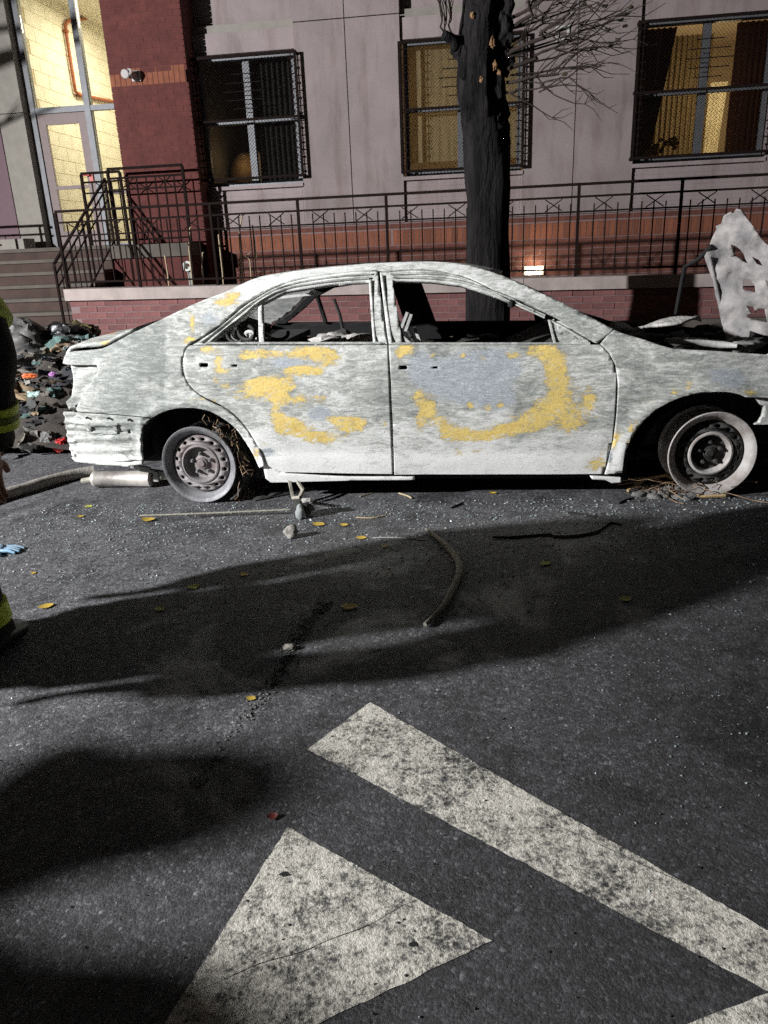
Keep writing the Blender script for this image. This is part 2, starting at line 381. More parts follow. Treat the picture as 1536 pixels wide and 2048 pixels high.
# stucco piers between the window bays, each of panels with open joints
def panel(name, x0, x1, z0, z1, y0=YF, y1=YF+.25, m=M_STUCCO):
    return MB().box((x0, y0, z0), (x1, y1, z1)).build(name, m, BLD)
JZ = 4.10
for x0, x1 in ((-2.50, -1.838), (-1.826, -1.135), (.425, 1.058), (1.07, 1.80), (3.40, 5.2), (5.21, 9)):
    panel('stucco_panel', x0, x1, ZB, JZ); panel('stucco_panel', x0, x1, JZ+.012, ZT)
for x0, x1 in (bay1, bay2, bay3):
    panel('spandrel_panel', x0+.002, x1-.002, ZB+.004, 2.188, YF+.055, YF+.3, M_STUCCO2)
    # lap joints of the siding under the window, real ledges
    for k in range(9):
        z = 1.74+k*.046
        MB().box((x0+.03, YF+.050, z), (x1-.03, YF+.0545, z+.037)).build('siding_board', M_STUCCO2, BLD)
    panel('lintel_panel', x0+.002, x1-.002, 3.83, 4.07, YF+.05, YF+.3, M_STUCCO2)
    panel('floor_band', x0+.002, x1-.002, 4.075, 4.17, YF+.09, YF+.3, M_JAMB)
    panel('upper_window_recess', x0+.002, x1-.002, 4.18, ZT, YF+.2, YF+.35, M_STUCCO)
    MB().box((x0-.0, YF-.02, 2.19), (x1+.0, YF+.2, 2.235)).build('window_sill', M_STUCCO2, BLD)
# shared brick meshes
def brick_mesh(name, w, h, d, m):
    me = bpy.data.meshes.new(name); b = .003
    vs = [(0,0,0),(w,0,0),(w,0,h),(0,0,h),(-b,d,-b),(w+b,d,-b),(w+b,d,h+b),(-b,d,h+b)]
    me.from_pydata(vs, [], [(0,1,2,3),(1,5,6,2),(5,4,7,6),(4,0,3,7),(3,2,6,7),(0,4,5,1)]); me.materials.append(m); return me
ME_SOLD = brick_mesh('brick', .0635, .196, .03, M_SOLD); ME_STR = brick_mesh('brick', .203, .057, .03, M_BRICK); ME_BASE = brick_mesh('brick', .203, .057, .03, M_BASE); ME_HALF = brick_mesh('brick', .096, .057, .03, M_BRICK)
ME_LOW = brick_mesh('brick', .203, .057, .03, M_BRICK2)
panel('mortar_bed', -3.9, 9, .2, ZB-.006, YF+.005, YF+.3, M_MORT)
n_br = 0
def place(me, x, y, z, parent, jit=.003):
    link('brick', me, parent, (x, y + random.uniform(-jit, jit*.3), z))
def joined(me_list, name, m, parent):
    b = MB()
    for me, x, y, z in me_list:
        b.add([Vector(v.co)+Vector((x, y, z)) for v in me.vertices], [tuple(p.vertices) for p in me.polygons])
    o = b.build(name, m, parent); o['kind'] = 'stuff'; return o
zs = 1.385; rest = []
x = -1.3
while x < 3.5:
    place(ME_SOLD, x, YF, zs, BLD); x += .0735
x = -3.9+.0
while x < -1.3-.06: rest.append((ME_SOLD, x, YF, zs)); x += .0735
joined(rest, 'orange_brick_row', M_SOLD, BLD); rest = []
for k, z in enumerate([1.60] + [1.318-.067*i for i in range(13)]):
    x = -3.9 + (.1065 if k % 2 else 0)
    while x < 4.2:
        if x > .2 and x < 3.0 and z > .9: place(ME_BASE, x, YF, z, BLD)
        else: rest.append((ME_BASE, x, YF + random.uniform(-.003, .001), z))
        x += .213
joined(rest, 'base_brick_courses', M_BASE, BLD); rest = []
# brick pier beside the entrance
PX0, PX1, PY = -4.905, -3.86, 10.5
MB().box((PX0+.012, PY+.0035, .3), (PX1-.012, PY+.5, ZT)).build('pier_core', M_MORTR, BLD)
for k in range(92):
    z = 1.2+k*.067
    if 3.47 < z < 3.60: continue
    x = PX0; odd = k % 2
    if odd: rest.append((ME_HALF, x, PY, z)); x += .1065
    while x < PX1-.15: rest.append((ME_STR, x, PY + random.uniform(-.002, .001), z)); x += .213
    if x < PX1-.05: rest.append((ME_HALF, x, PY, z))
    # return face of the pier, towards the windows
    for j in range(2): 
        rest.append((ME_HALF, PX1-.1-.001*j, PY+.001, z)) if False else None
joined(rest, 'brick_courses', M_BRICK, BLD)
sold = []
x = PX0
while x < PX1-.06: sold.append((ME_SOLD, x, PY, 3.475)); x += .0735
joined(sold, 'pier_soldier_course', M_SOLD, BLD)
MB().box((PX0, PY+.03, .3), (PX0+.011, PY+.5, ZT)).box((PX1-.011, PY+.03, .3), (PX1, PY+.5, ZT)).build('pier_side_face', M_BRICK, BLD)
# areaway floor
MB().box((-4.7, 8.45, .0), (9, YF, .35)).build('areaway_floor', M_CONC)['kind'] = 'structure'

# windows with aluminium frames and iron grilles
M_SHEER = cloth('amber_blind', (.55, .43, .27), .6); M_CURT = cloth('dark_curtain', (.10, .05, .045), .25); M_SHEER2 = cloth('gold_sheer', (.42, .33, .20), .5)
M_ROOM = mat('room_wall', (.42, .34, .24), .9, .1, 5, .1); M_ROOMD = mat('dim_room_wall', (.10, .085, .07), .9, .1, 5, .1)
def window(x0, x1, z0=2.24, z1=3.825, mull=None):
    fr = thing('window', None, None); fr.parent = BLD; fr.location = Vector((x0, YF+.12, z0)) - Vector(BLD.location)
    y = YF+.12; w = .055; mull = mull or (x0+x1)/2
    b = MB()
    b.box((x0, y, z0), (x0+w, y+.07, z1)).box((x1-w, y, z0), (x1, y+.07, z1)).box((x0+w, y, z1-w), (x1-w, y+.07, z1)).box((x0+w, y, z0), (x1-w, y+.07, z0+w))
    b.build('frame', M_ALU, fr)
    MB().box((mull-.045, y-.012, z0+w), (mull+.045, y+.07, z1-w)).build('mullion', M_ALU, fr)
    zm = (z0+z1)/2
    for a, c in ((x0+w, mull-.045), (mull+.045, x1-w)):
        MB().box((a, y+.01, zm-.022), (c, y+.06, zm+.022)).build('meeting_rail', M_ALU, fr)
        MB().box((a, y+.03, z0+w), (c, y+.036, zm-.022)).build('pane', M_PANE, fr)
        MB().box((a, y+.03, zm+.022), (c, y+.036, z1-w)).build('pane', M_PANE, fr)
    return fr
def grille(x0, x1, z0, z1, y=YF-.13, cx=None):
    g = thing('window_grille', None, None); g.parent = BLD; g.location = Vector((x0, y, z0)) - Vector(BLD.location)
    b = MB(); t = .032
    b.box((x0, y, z0), (x0+t, y+.03, z1)).box((x1-t, y, z0), (x1, y+.03, z1)).box((x0+t, y, z1-t), (x1-t, y+.03, z1)).box((x0+t, y, z0), (x1-t, y+.03, z0+t))
    b.build('grille_frame', M_IRON, g)
    zm = z0 + (z1-z0)*.49
    MB().box((x0+t, y+.002, zm-.014), (x1-t, y+.026, zm+.014)).build('cross_bar', M_IRON, g)
    # returns to the wall
    b = MB()
    for xx in (x0, x1-t):
        for zz in (z0, zm, z1-t): b.box((xx+.002, y+.0305, zz), (xx+t-.002, YF+.001, zz+t))
    b.build('stand_off', M_IRON, g)
    # collared side columns
    for xx in (x0+.075, x1-.075):
        b = MB(); b.bar((xx, y+.015, z0+t), (xx, y+.015, z1-t), .011)
        n = 16
        for k in range(n):
            zz = z0+.09+(z1-z0-.18)*k/(n-1)
            if k % 2: b.bar((xx-.045, y+.015, zz), (xx+.045, y+.015, zz), .012)
            else: b.box((xx-.017, y, zz-.012), (xx+.017, y+.03, zz+.012))
        b.build('ornament_column', M_IRON, g)
    # stepped ornament in the upper middle
    xc = cx or (x0+x1)/2; b = MB()
    b.bar((xc, y+.016, zm+.08), (xc, y+.016, zm+.56), .008)
    for k, ww in enumerate((.16, .24, .28, .24, .16)):
        b.bar((xc-ww, y+.015, zm+.13+.1*k), (xc+ww, y+.015, zm+.13+.1*k), .010)
    b.build('ornament', M_IRON, g)
    # security mesh, woven diagonals
    b = MB(); st = .044; yy = y+.034; hgt = z1-z0-2*t; wid = x1-x0-2*t; X0, Z0 = x0+t, z0+t
    k = -int(hgt/st)
    while k*st < wid:
        for sgn in (1, -1):
            # x - s*z = k*st  clipped to the rectangle
            if sgn > 0: lo, hi = max(0, -k*st), min(hgt, wid-k*st); P = lambda z: (X0+k*st+z, yy, Z0+z)
            else: lo, hi = max(0, -k*st), min(hgt, wid-k*st); P = lambda z: (X0+wid-(k*st+z), yy+.003, Z0+z)
            if hi-lo > .02: b.bar(P(lo), P(hi), .0022)
        k += 1
    o = b.build('security_mesh', M_IRON, g, fix=False); o['kind'] = 'stuff'
    return g
for i, (bx, gx, gz_) in enumerate((((-3.86, -2.53), (-3.90, -2.455), (2.30, 3.775)), ((-1.11, .40), (-1.15, .43), (2.27, 3.775)), ((1.83, 3.38), (1.75, 3.44), (2.275, 3.79)))):
    window(*bx, mull=(bx[0]+bx[1])/2-(.0, .02, .0)[i]); grille(gx[0], gx[1], *gz_)
# rooms behind (floor, side and back walls), so that light stays in them
def room(name, x0, x1, m, depth=2.6):
    b = MB(); y0 = YF+.27; y1 = y0+depth; z0, z1 = 1.7, 4.06
    b.box((x0, y1, z0), (x1, y1+.1, z1)).box((x0-.1, y0, z0), (x0, y1+.1, z1)).box((x1, y0, z0), (x1+.1, y1+.1, z1)).box((x0-.1, y0, z0-.1), (x1+.1, y1+.1, z0)).box((x0-.1, y0, z1), (x1+.1, y1+.1, z1+.1))
    return b.build(name, m, BLD)
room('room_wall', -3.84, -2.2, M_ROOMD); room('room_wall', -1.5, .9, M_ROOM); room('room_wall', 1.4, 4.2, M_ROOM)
def curtain(name, lab, x0, x1, z0, z1, y, m, folds=9, amp=.025, lean=0.0, cat='curtain', taper=0.0):
    n = folds*6; vs = []; fs = []
    rows = 10
    for j in range(rows+1):
        tt = j/rows; z = z0+(z1-z0)*tt
        for i in range(n+1):
            s = i/n; xa = x0 + (x1-x0)*s*(1-taper*(1-tt)) + lean*(1-tt)
            vs.append((xa, y + amp*sin(2*pi*folds*s + .4*sin(tt*5)), z))
    for j in range(rows):
        for i in range(n): a = j*(n+1)+i; fs.append((a, a+1, a+n+2, a+n+1))
    return tag(MB().add(vs, fs).build(name, m, None, 60, loc=(x0, y, z0)), lab, cat)
curtain('window_blind', 'amber blind filling the window beside the charred tree', -1.06, .37, 2.42, 3.80, YF+.26, M_SHEER, 14, .004, cat='blind')
curtain('curtain', 'dark maroon curtain drawn to the left of the right-hand window', 1.86, 2.28, 2.28, 3.78, YF+.28, M_CURT, 6, .03, taper=.55)
curtain('curtain', 'dark maroon curtain hanging at the right edge of the right-hand window', 2.98, 3.38, 2.28, 3.78, YF+.28, M_CURT, 6, .03)
curtain('curtain', 'sheer gold curtain in the middle of the right-hand window', 2.0, 2.74, 2.28, 3.70, YF+.36, M_SHEER2, 12, .03)
curtain('curtain', 'bright gold curtain strip lit at the right of the right-hand window', 2.74, 2.95, 2.31, 3.15, YF+.31, cloth('bright_sheer', (.95, .86, .62), .85), 3, .015, lean=-.05)
curtain('curtain', 'black curtain covering the right half of the dark left window', -3.15, -2.56, 2.28, 3.8, YF+.27, mat('black_cloth', (.008, .007, .007), .95, .3, 12, .2), 8, .03)
lamp('room_lamp', 'POINT', (-.4, YF+1.5, 3.0), 15, (1, .74, .44), shadow_soft_size=.15)
lamp('room_lamp', 'POINT', (2.9, YF+1.3, 2.9), 36, (1, .76, .46), shadow_soft_size=.12)
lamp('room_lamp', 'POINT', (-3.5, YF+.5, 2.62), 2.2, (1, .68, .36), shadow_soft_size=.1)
# things on the sill inside the right window and an armchair in the left one
b = MB()
for k in range(26):
    b.blob((2.0+random.uniform(0, .38), YF+.235+random.uniform(-.01, .01), 2.36+random.uniform(0, .17)), (.035, .022, .03), k, 1, .4)
tag(b.build('potted_plant', mat('orange_flowers', (.50, .22, .07), .8, .5, 30, .2, col2=(.10, .10, .03)), None, 50), 'orange and yellow flowers standing inside on the sill of the right-hand window', 'flowers')
b = MB().blob((-3.45, YF+.85, 2.42), (.34, .2, .34), 3, 3, .12)
tag(b.build('armchair_back', mat('tan_upholstery', (.12, .075, .04), .85, .3, 12, .3), None, 60), 'tan armchair back glimpsed low in the dark left window', 'armchair')
# vent, security lamp, wall lamp
v = at(1125, 68, YF); VT = thing('wall_vent', 'small white square vent cover on the stucco wall between the tree and the right-hand window', 'vent', (v.x, YF, v.z))
MB().box((v.x-.08, YF-.025, v.z-.085), (v.x-.048, YF-.002, v.z+.085)).box((v.x+.048, YF-.025, v.z-.085), (v.x+.08, YF-.002, v.z+.085)).box((v.x-.048, YF-.025, v.z+.05), (v.x+.048, YF-.002, v.z+.085)).box((v.x-.048, YF-.025, v.z-.085), (v.x+.048, YF-.002, v.z-.05)).build('vent_frame', M_VENT, VT)
for k in range(4): MB().bar((v.x-.048, YF-.012, v.z-.04+k*.026), (v.x+.048, YF-.012, v.z-.04+k*.026), .014, .004).build('louvre', M_CONC, VT)
v = at(266, 150, PY-.1); SL = thing('security_light', 'small white twin-headed security light fixed on the red brick pier', 'light', (v.x, PY, v.z))
MB().box((v.x-.05, PY-.04, v.z-.06), (v.x+.07, PY-.005, v.z+.06)).build('back_plate', M_LAMPB, SL)
MB().bar((v.x+.01, PY-.04, v.z), (v.x-.01, PY-.16, v.z+.01), .05).build('arm', M_LAMPB, SL)
MB().lathe([(.02, 0), (.05, .01), (.055, .09), (.045, .1), (0, .1)], Matrix.Translation((v.x-.05, PY-.14, v.z+.015)) @ Matrix.Rotation(radians(105), 4, 'X'), 16).build('lamp_head', M_LAMPB, SL, 40)
MB().lathe([(.02, 0), (.045, .01), (.05, .08), (.04, .09), (0, .09)], Matrix.Translation((v.x-.01, PY-.13, v.z-.02)) @ Matrix.Rotation(radians(60), 4, 'X'), 16).build('lamp_head', M_LAMPB, SL, 40)
v = at(1068, 541, YF-.06); WL = thing('wall_lamp', 'small lit lamp low on the brick base behind the railing', 'wall lamp', (v.x, YF, v.z))
MB().box((v.x-.13, YF-.03, v.z-.06), (v.x+.13, YF-.006, v.z+.055)).build('lamp_hood', M_LAMPB, WL)
MB().tube([(v.x-.11, YF-.07, v.z), (v.x-.09, YF-.07, v.z), (v.x+.09, YF-.07, v.z), (v.x+.11, YF-.07, v.z)], [.022, .04, .04, .022], 14).build('lamp_diffuser', emit('lamp_glow', (1, .88, .62), 12), WL, 60)
lamp('wall_lamp_light', 'POINT', (v.x, YF-.17, v.z+.09), 3.5, (1, .82, .55), shadow_soft_size=.05)
# ------------------------------------------------------------------ entrance
YD = 11.7
jl = -7.2
MB().box((-12, 11.5, .3), (jl-.004, 12.2, ZT)).build('side_wall', M_MAUVE, BLD)
for z0, z1 in ((1.55, 3.44), (3.45, ZT)): MB().box((jl, 11.52, z0), (-6.80, YD+.1, z1)).build('door_jamb', M_JAMB, BLD)
ENT = thing('entrance_door', None, None); ENT.parent = BLD; ENT.location = Vector((-6.1, YD, 1.55)) - Vector(BLD.location)
def ebox(n, a, b, m=M_ALU): return MB().box(a, b).build(n, m, ENT)
gl, gr, mu = -6.70, -4.93, -5.87
ebox('frame_post', (-6.795, YD-.03, 1.55), (gl, YD+.08, ZT)); ebox('frame_post', (mu-.045, YD-.03, 1.55), (mu+.045, YD+.08, ZT)); ebox('frame_post', (gr, YD-.03, 1.55), (gr+.06, YD+.08, ZT))
zt = 3.44
ebox('transom_bar', (gl+.001, YD-.02, zt), (mu-.046, YD+.07, zt+.08)); ebox('transom_bar', (mu+.046, YD-.02, zt), (gr-.001, YD+.07, zt+.07))
dl, dr = gl+.004, mu-.05
ebox('stile', (dl, YD, 1.56), (dl+.12, YD+.05, zt-.006), M_DOOR); ebox('stile', (dr-.13, YD, 1.56), (dr, YD+.05, zt-.006), M_DOOR)
ebox('rail', (dl+.121, YD, zt-.15), (dr-.131, YD+.05, zt-.006), M_DOOR); ebox('rail', (dl+.121, YD, 2.40), (dr-.131, YD+.05, 2.45), M_DOOR); ebox('rail', (dl+.121, YD, 1.56), (dr-.131, YD+.05, 1.80), M_DOOR)
ebox('pane', (dl+.121, YD+.02, 2.451), (dr-.131, YD+.026, zt-.151), M_PANE); ebox('pane', (dl+.121, YD+.02, 1.801), (dr-.131, YD+.026, 2.399), M_PANE)
ebox('pane', (gl+.001, YD+.02, zt+.081), (mu-.046, YD+.026, ZT), M_PANE); ebox('pane', (mu+.046, YD+.02, zt+.071), (gr-.001, YD+.026, ZT), M_PANE); ebox('pane', (mu+.046, YD+.02, 1.6), (gr-.001, YD+.026, zt-.001), M_PANE)
ebox('sidelight_rail', (mu+.046, YD-.01, 2.30), (gr-.001, YD+.06, 2.35), M_DOOR)
ebox('sidelight_sill', (mu+.046, YD-.02, 1.55), (gr-.001, YD+.07, 1.598), M_ALU)
v = at(182, 355, YD-.03)
MB().box((v.x-.03, YD-.03, v.z-.06), (v.x+.03, YD-.001, v.z+.06)).tube([(v.x, YD-.03, v.z+.03), (v.x-.002, YD-.08, v.z+.03), (v.x-.1, YD-.08, v.z+.03)], .012).build('door_handle', mat('red_lock_tag', (.55, .12, .1), .5, .2, 10, .1), ENT)
# lit stair hall: a painted block wall running back on the left
HX = -6.80
hall = thing('hall_wall', None, None); hall.parent = BLD; hall.location = Vector((HX, YD, 1.5)) - Vector(BLD.location)
MB().box((HX-.2, YD+.11, 1.4), (HX-.004, 16, 5.2)).build('mortar_backing', mat('hall_mortar', (.55, .46, .30), .9, .1, 9, .2), hall)
me = bpy.data.meshes.new('block'); b_ = .004; hh, ww = .192, .392
me.from_pydata([(0,0,0),(0,ww,0),(0,ww,hh),(0,0,hh),(-.02,-b_,-b_),(-.02,ww+b_,-b_),(-.02,ww+b_,hh+b_),(-.02,-b_,hh+b_)], [], [(0,1,2,3),(0,4,5,1),(1,5,6,2),(2,6,7,3),(3,7,4,0)]); me.materials.append(M_HALL)
for r in range(19):
    for c in range(11):
        o = link('block', me, hall, (HX + random.uniform(0, .002), YD+.12+c*.4 - (.2 if r % 2 else 0) + .2, 1.5+r*.2))
MB().box((HX-.2, 16, 1.4), (-3.9, 16.1, 5.3)).build('hall_end_wall', M_HALL, BLD)
MB().box((HX-.2, YD+.11, 1.4), (-3.9, 16, 1.5)).build('hall_floor', M_STEP, BLD)
MB().box((HX-.2, YD+.11, 5.2), (-3.9, 16.1, 5.3)).build('hall_ceiling', M_HALL, BLD)
MB().box((-4.0, YD+.11, 1.5), (-3.9, 16, 5.2)).build('hall_side_wall', M_HALL, BLD)
hl = lamp('hall_ceiling_light', 'AREA', (-5.3, 13.2, 5.12), 140, (1, .88, .66), shape='RECTANGLE', size=1.2, size_y=1.6)
PI_ = thing('sprinkler_pipe', 'red brown pipe bent along the lit block wall behind the entrance glass', 'pipe', (HX, 13, 3))
px = HX+.05
P1 = [atx(u, v, px) for u, v in ((193, 32), (150, 41), (135, 42), (131, 50), (132, 62))]
P2 = [atx(u, v, px) for u, v in ((132, 62), (140, 115), (148, 165), (151, 183), (158, 189), (180, 194), (233, 205))]
MB().tube(P1, .028, 10).build('upper_pipe', M_PIPE, PI_, 50); MB().tube(P2, .028, 10).build('riser_pipe', M_PIPE, PI_, 50)
for q in (P1[-1], P2[-3], P1[0]): MB().blob(q, .045, 1, 2, .05).build('coupling', M_PIPE, PI_, 60)
v = atx(180, 12, px); vb = MB().tube([P1[0], v+Vector((0, 0, -.05)), v+Vector((0, 0, .12))], .03, 10)
vb.tube([v+Vector((0, -.14, .03)), v+Vector((0, .14, .03))], .05, 10).build('valve', M_JAMB, PI_, 50)

# ------------------------------------------------------------------ stoop with steps
ST = thing('front_steps', 'brown stone stoop rising to the lit entrance, left of the low wall', 'steps', (-5.6, 8.9, 0))
ZL = 1.545
SX = -5.02; SY = 10.3
MB().box((-8.6, SY, .0), (SX, 11.34, ZL-.05)).build('landing_base', M_STEP, ST)
MB().box((-8.6, SY-.03, ZL-.048), (SX+.02, 11.345, ZL)).build('landing_slab', M_CONC, ST)
MB().box((SX+.021, 10.05, .0), (-3.93, 10.49, 1.36)).build('side_base', M_BRICK, ST)
MB().box((SX+.021, 10.0, 1.362), (-3.92, 10.495, ZL-.02)).build('side_slab', M_CONC, ST)
for k in range(1, 10):
    z = ZL - k*.155; y1 = SY-.29*(k-1); y0 = SY-.29*k
    MB().box((-8.6, y0+.03, z-.155), (SX, y1-.002, z-.042)).build('riser', M_STEP, ST)
    MB().box((-8.6, y0, z-.04), (SX+.02, y1+(-.034 if k == 1 else .027), z)).build('tread', M_CONC, ST)
# far left ledge by the door
MB().box((-8.6, 11.0, ZL+.002), (-6.85, 11.3, ZL+.16)).build('plinth', M_JAMB, ST)

# ------------------------------------------------------------------ low brick wall with coping
LW = thing('low_brick_wall', 'low red brick wall with pale concrete coping along the sidewalk behind the burnt car', 'wall', (-1, 8.2, 0))
def cz(x): return 1.0-.0115*x
x0, x1 = -4.68, 6.5
b = MB(); b.add([(x0, 8.2045, 0), (x1, 8.2045, 0), (x1, 8.45, 0), (x0, 8.45, 0), (x0, 8.2045, cz(x0)-.125), (x1, 8.2045, cz(x1)-.125), (x1, 8.45, cz(x1)-.125), (x0, 8.45, cz(x0)-.125)],
        [(0,3,2,1),(4,5,6,7),(0,1,5,4),(1,2,6,5),(2,3,7,6),(3,0,4,7)]); b.build('wall_core', M_MORT, LW)
cop = [x0-.03, -2.2, .35, 2.9, x1]
for a, c in zip(cop, cop[1:]):
    a += .003; c -= .003
    b = MB(); b.add([(a, 8.15, cz(a)-.123), (c, 8.15, cz(c)-.123), (c, 8.49, cz(c)-.123), (a, 8.49, cz(a)-.123), (a, 8.15, cz(a)), (c, 8.15, cz(c)), (c, 8.49, cz(c)), (a, 8.49, cz(a))],
        [(0,3,2,1),(4,5,6,7),(0,1,5,4),(1,2,6,5),(2,3,7,6),(3,0,4,7)]); b.build('coping_stone', M_COPE, LW)
low = []; cnt = 0
for k in range(12):
    x = x0 + (.1065 if k % 2 else 0)
    while x < 4.0:
        z = cz(x+.1)-.125-.067*(k+1)+.005
        if z > .15:
            if z > .33 and x < 2.6 and cnt < 300: place(ME_LOW, x, 8.2, z, LW, .004); cnt += 1
            else: low.append((ME_LOW, x, 8.2, z))
        x += .213
joined(low, 'lower_brick_courses', M_BRICK2, LW)
MB().box((-.9, 8.06, .0), (6.5, 8.197, .545)).build('plinth', M_CONC, LW)

# ------------------------------------------------------------------ railings
def railing(name, lab, P0, P1, posts, z0, h, grp=None, bal=.115, mid=.115, band=.14, bottom=.07, xs=True, r=1.0, cat='railing'):
    """straight iron railing from P0 to P1 (x, y), z0(s) base height, posts at fractions"""
    A = Vector((P0[0], P0[1], 0)); B = Vector((P1[0], P1[1], 0)); Lg = (B-A).length
    f = thing(name, lab, cat, (A.x, A.y, z0(0) if callable(z0) else z0), grp)
    zz = z0 if callable(z0) else (lambda s: z0)
    top = (lambda s: zz(s)+h) if not isinstance(h, tuple) else h[0]
    P = lambda s, z: Vector((A.x+(B.x-A.x)*s, A.y+(B.y-A.y)*s, z))
    MB().bar(P(0, top(0)), P(1, top(1)), .042*r, .03*r).build('top_rail', M_IRON, f)
    MB().bar(P(0, top(0)-mid), P(1, top(1)-mid), .024*r).build('rail', M_IRON, f)
    MB().bar(P(0, top(0)-mid-band), P(1, top(1)-mid-band), .020*r).build('rail', M_IRON, f)
    MB().bar(P(0, zz(0)+bottom), P(1, zz(1)+bottom), .024*r).build('rail', M_IRON, f)
    for s in posts:
        MB().bar(P(s, zz(s)), P(s, top(s)-.012), .034*r).build('post', M_IRON, f)
    n = int(Lg/bal)
    me = None
    for k in range(1, n):
        s = k/n
        if any(abs(s-q)*Lg < .04 for q in posts): continue
        hgt = top(s)-mid-(zz(s)+bottom)
        if me is None:
            bo = MB().bar((0, 0, .002), (0, 0, hgt-.002), .014*r).build('baluster', M_IRON, None); me = bo.data
            bpy.data.objects.remove(bo)
        link('baluster', me, f, P(s, zz(s)+bottom))
    if xs:
        for a, c in zip(posts, posts[1:]):
            w = (c-a)*Lg; m = max(1, round(w/.55))
            for j in range(m):
                s = a+(c-a)*(j+.5)/m; d = .085/Lg
                MB().bar(P(s-d, top(s)-mid-band+.012), P(s+d, top(s)-mid-.012), .012*r).bar(P(s+d, top(s)-mid-band+.014), P(s-d, top(s)-mid-.014), .0115*r).build('cross_ornament', M_IRON, f)
    return f
fx0, fx1 = -4.73, 6.0
pxs = [-4.73, -3.86, -2.96, -2.0, -1.06, -.09, .885, 1.872, 2.85, 3.8, 4.8, 6.0]
railing('front_railing', 'long black iron railing standing on the coping of the low brick wall', (fx0, 8.3), (fx1, 8.3), [(p-fx0)/(fx1-fx0) for p in pxs],
        lambda s: cz(fx0+(fx1-fx0)*s)+.001, (lambda s: 1.868,), r=.82)
railing('landing_railing', 'black iron railing on the edge of the landing in front of the red brick pier', (-4.98, 10.2), (-3.95, 10.2), [0, 1], ZL-.02, .95)
railing('landing_railing', 'short black iron railing before the glass sidelight of the entrance', (-5.62, 10.7), (-5.05, 10.7), [0, 1], ZL, .95, xs=True)
railing('stair_railing', 'black iron stair railing sloping down beside the steps to the low wall', (SX-.06, 10.3), (SX+.14, 8.35), [0, .5, 1], lambda s: ZL-.02-1.05*s, .85, xs=False, r=.7, bal=.16)
railing('stair_railing', 'black iron handrail at the far left of the stoop', (-8.2, 10.6), (-6.95, 10.6), [0, .93], ZL, .50, xs=False, bal=.6)

# dry stalks growing in the areaway, loose pipe cap
DRY = [((478, 470), (484, 432), (5, -4)), ((378, 498), (380, 456), (3, -3)), ((500, 520), (492, 512), (8, -6)), ((404, 540), (405, 506), (2, -2)), ((335, 545), (330, 512), (-2, -2)), ((445, 545), (437, 470), (2, -3)), ((505, 450), (512, 515), (0, 0))]
for i, (p, q, e) in enumerate(DRY):
    Y = 8.75 + .1*(i % 3)
    a = at(*p, Y); c = at(*q, Y); d = at(q[0]+e[0], q[1]+e[1], Y)
    base = Vector((a.x-.02, Y, .36))
    names = ('curving up beneath the left window', 'by the brick pier corner', 'bent over at the right of its clump', 'short and upright in mid clump', 'at the left of its clump', 'tallest in the clump', 'leaning outermost right')
    tag(MB().tube([base, a.lerp(base, .4), a, c, d], [.006, .007, .008, .009, .003], 5).build('dry_stalk', M_DRY, None, 60, loc=base), 'dry pale stalk behind the front railing, '+names[i], 'dry plant', 'dry stalks in the areaway')
v = at(376, 533, 9.2)
tag(MB().lathe([(.03, -.02), (.06, -.02), (.065, .01), (.06, .03), (.035, .03), (.03, -.02)], Matrix.Translation(v) @ Matrix.Rotation(radians(80), 4, 'X'), 20).tube([v+Vector((0, .03, 0)), (v.x, 9.3, .34)], .03).build('pipe_cap', M_VENT, None, 40), 'round white pipe end standing behind the front railing', 'pipe')

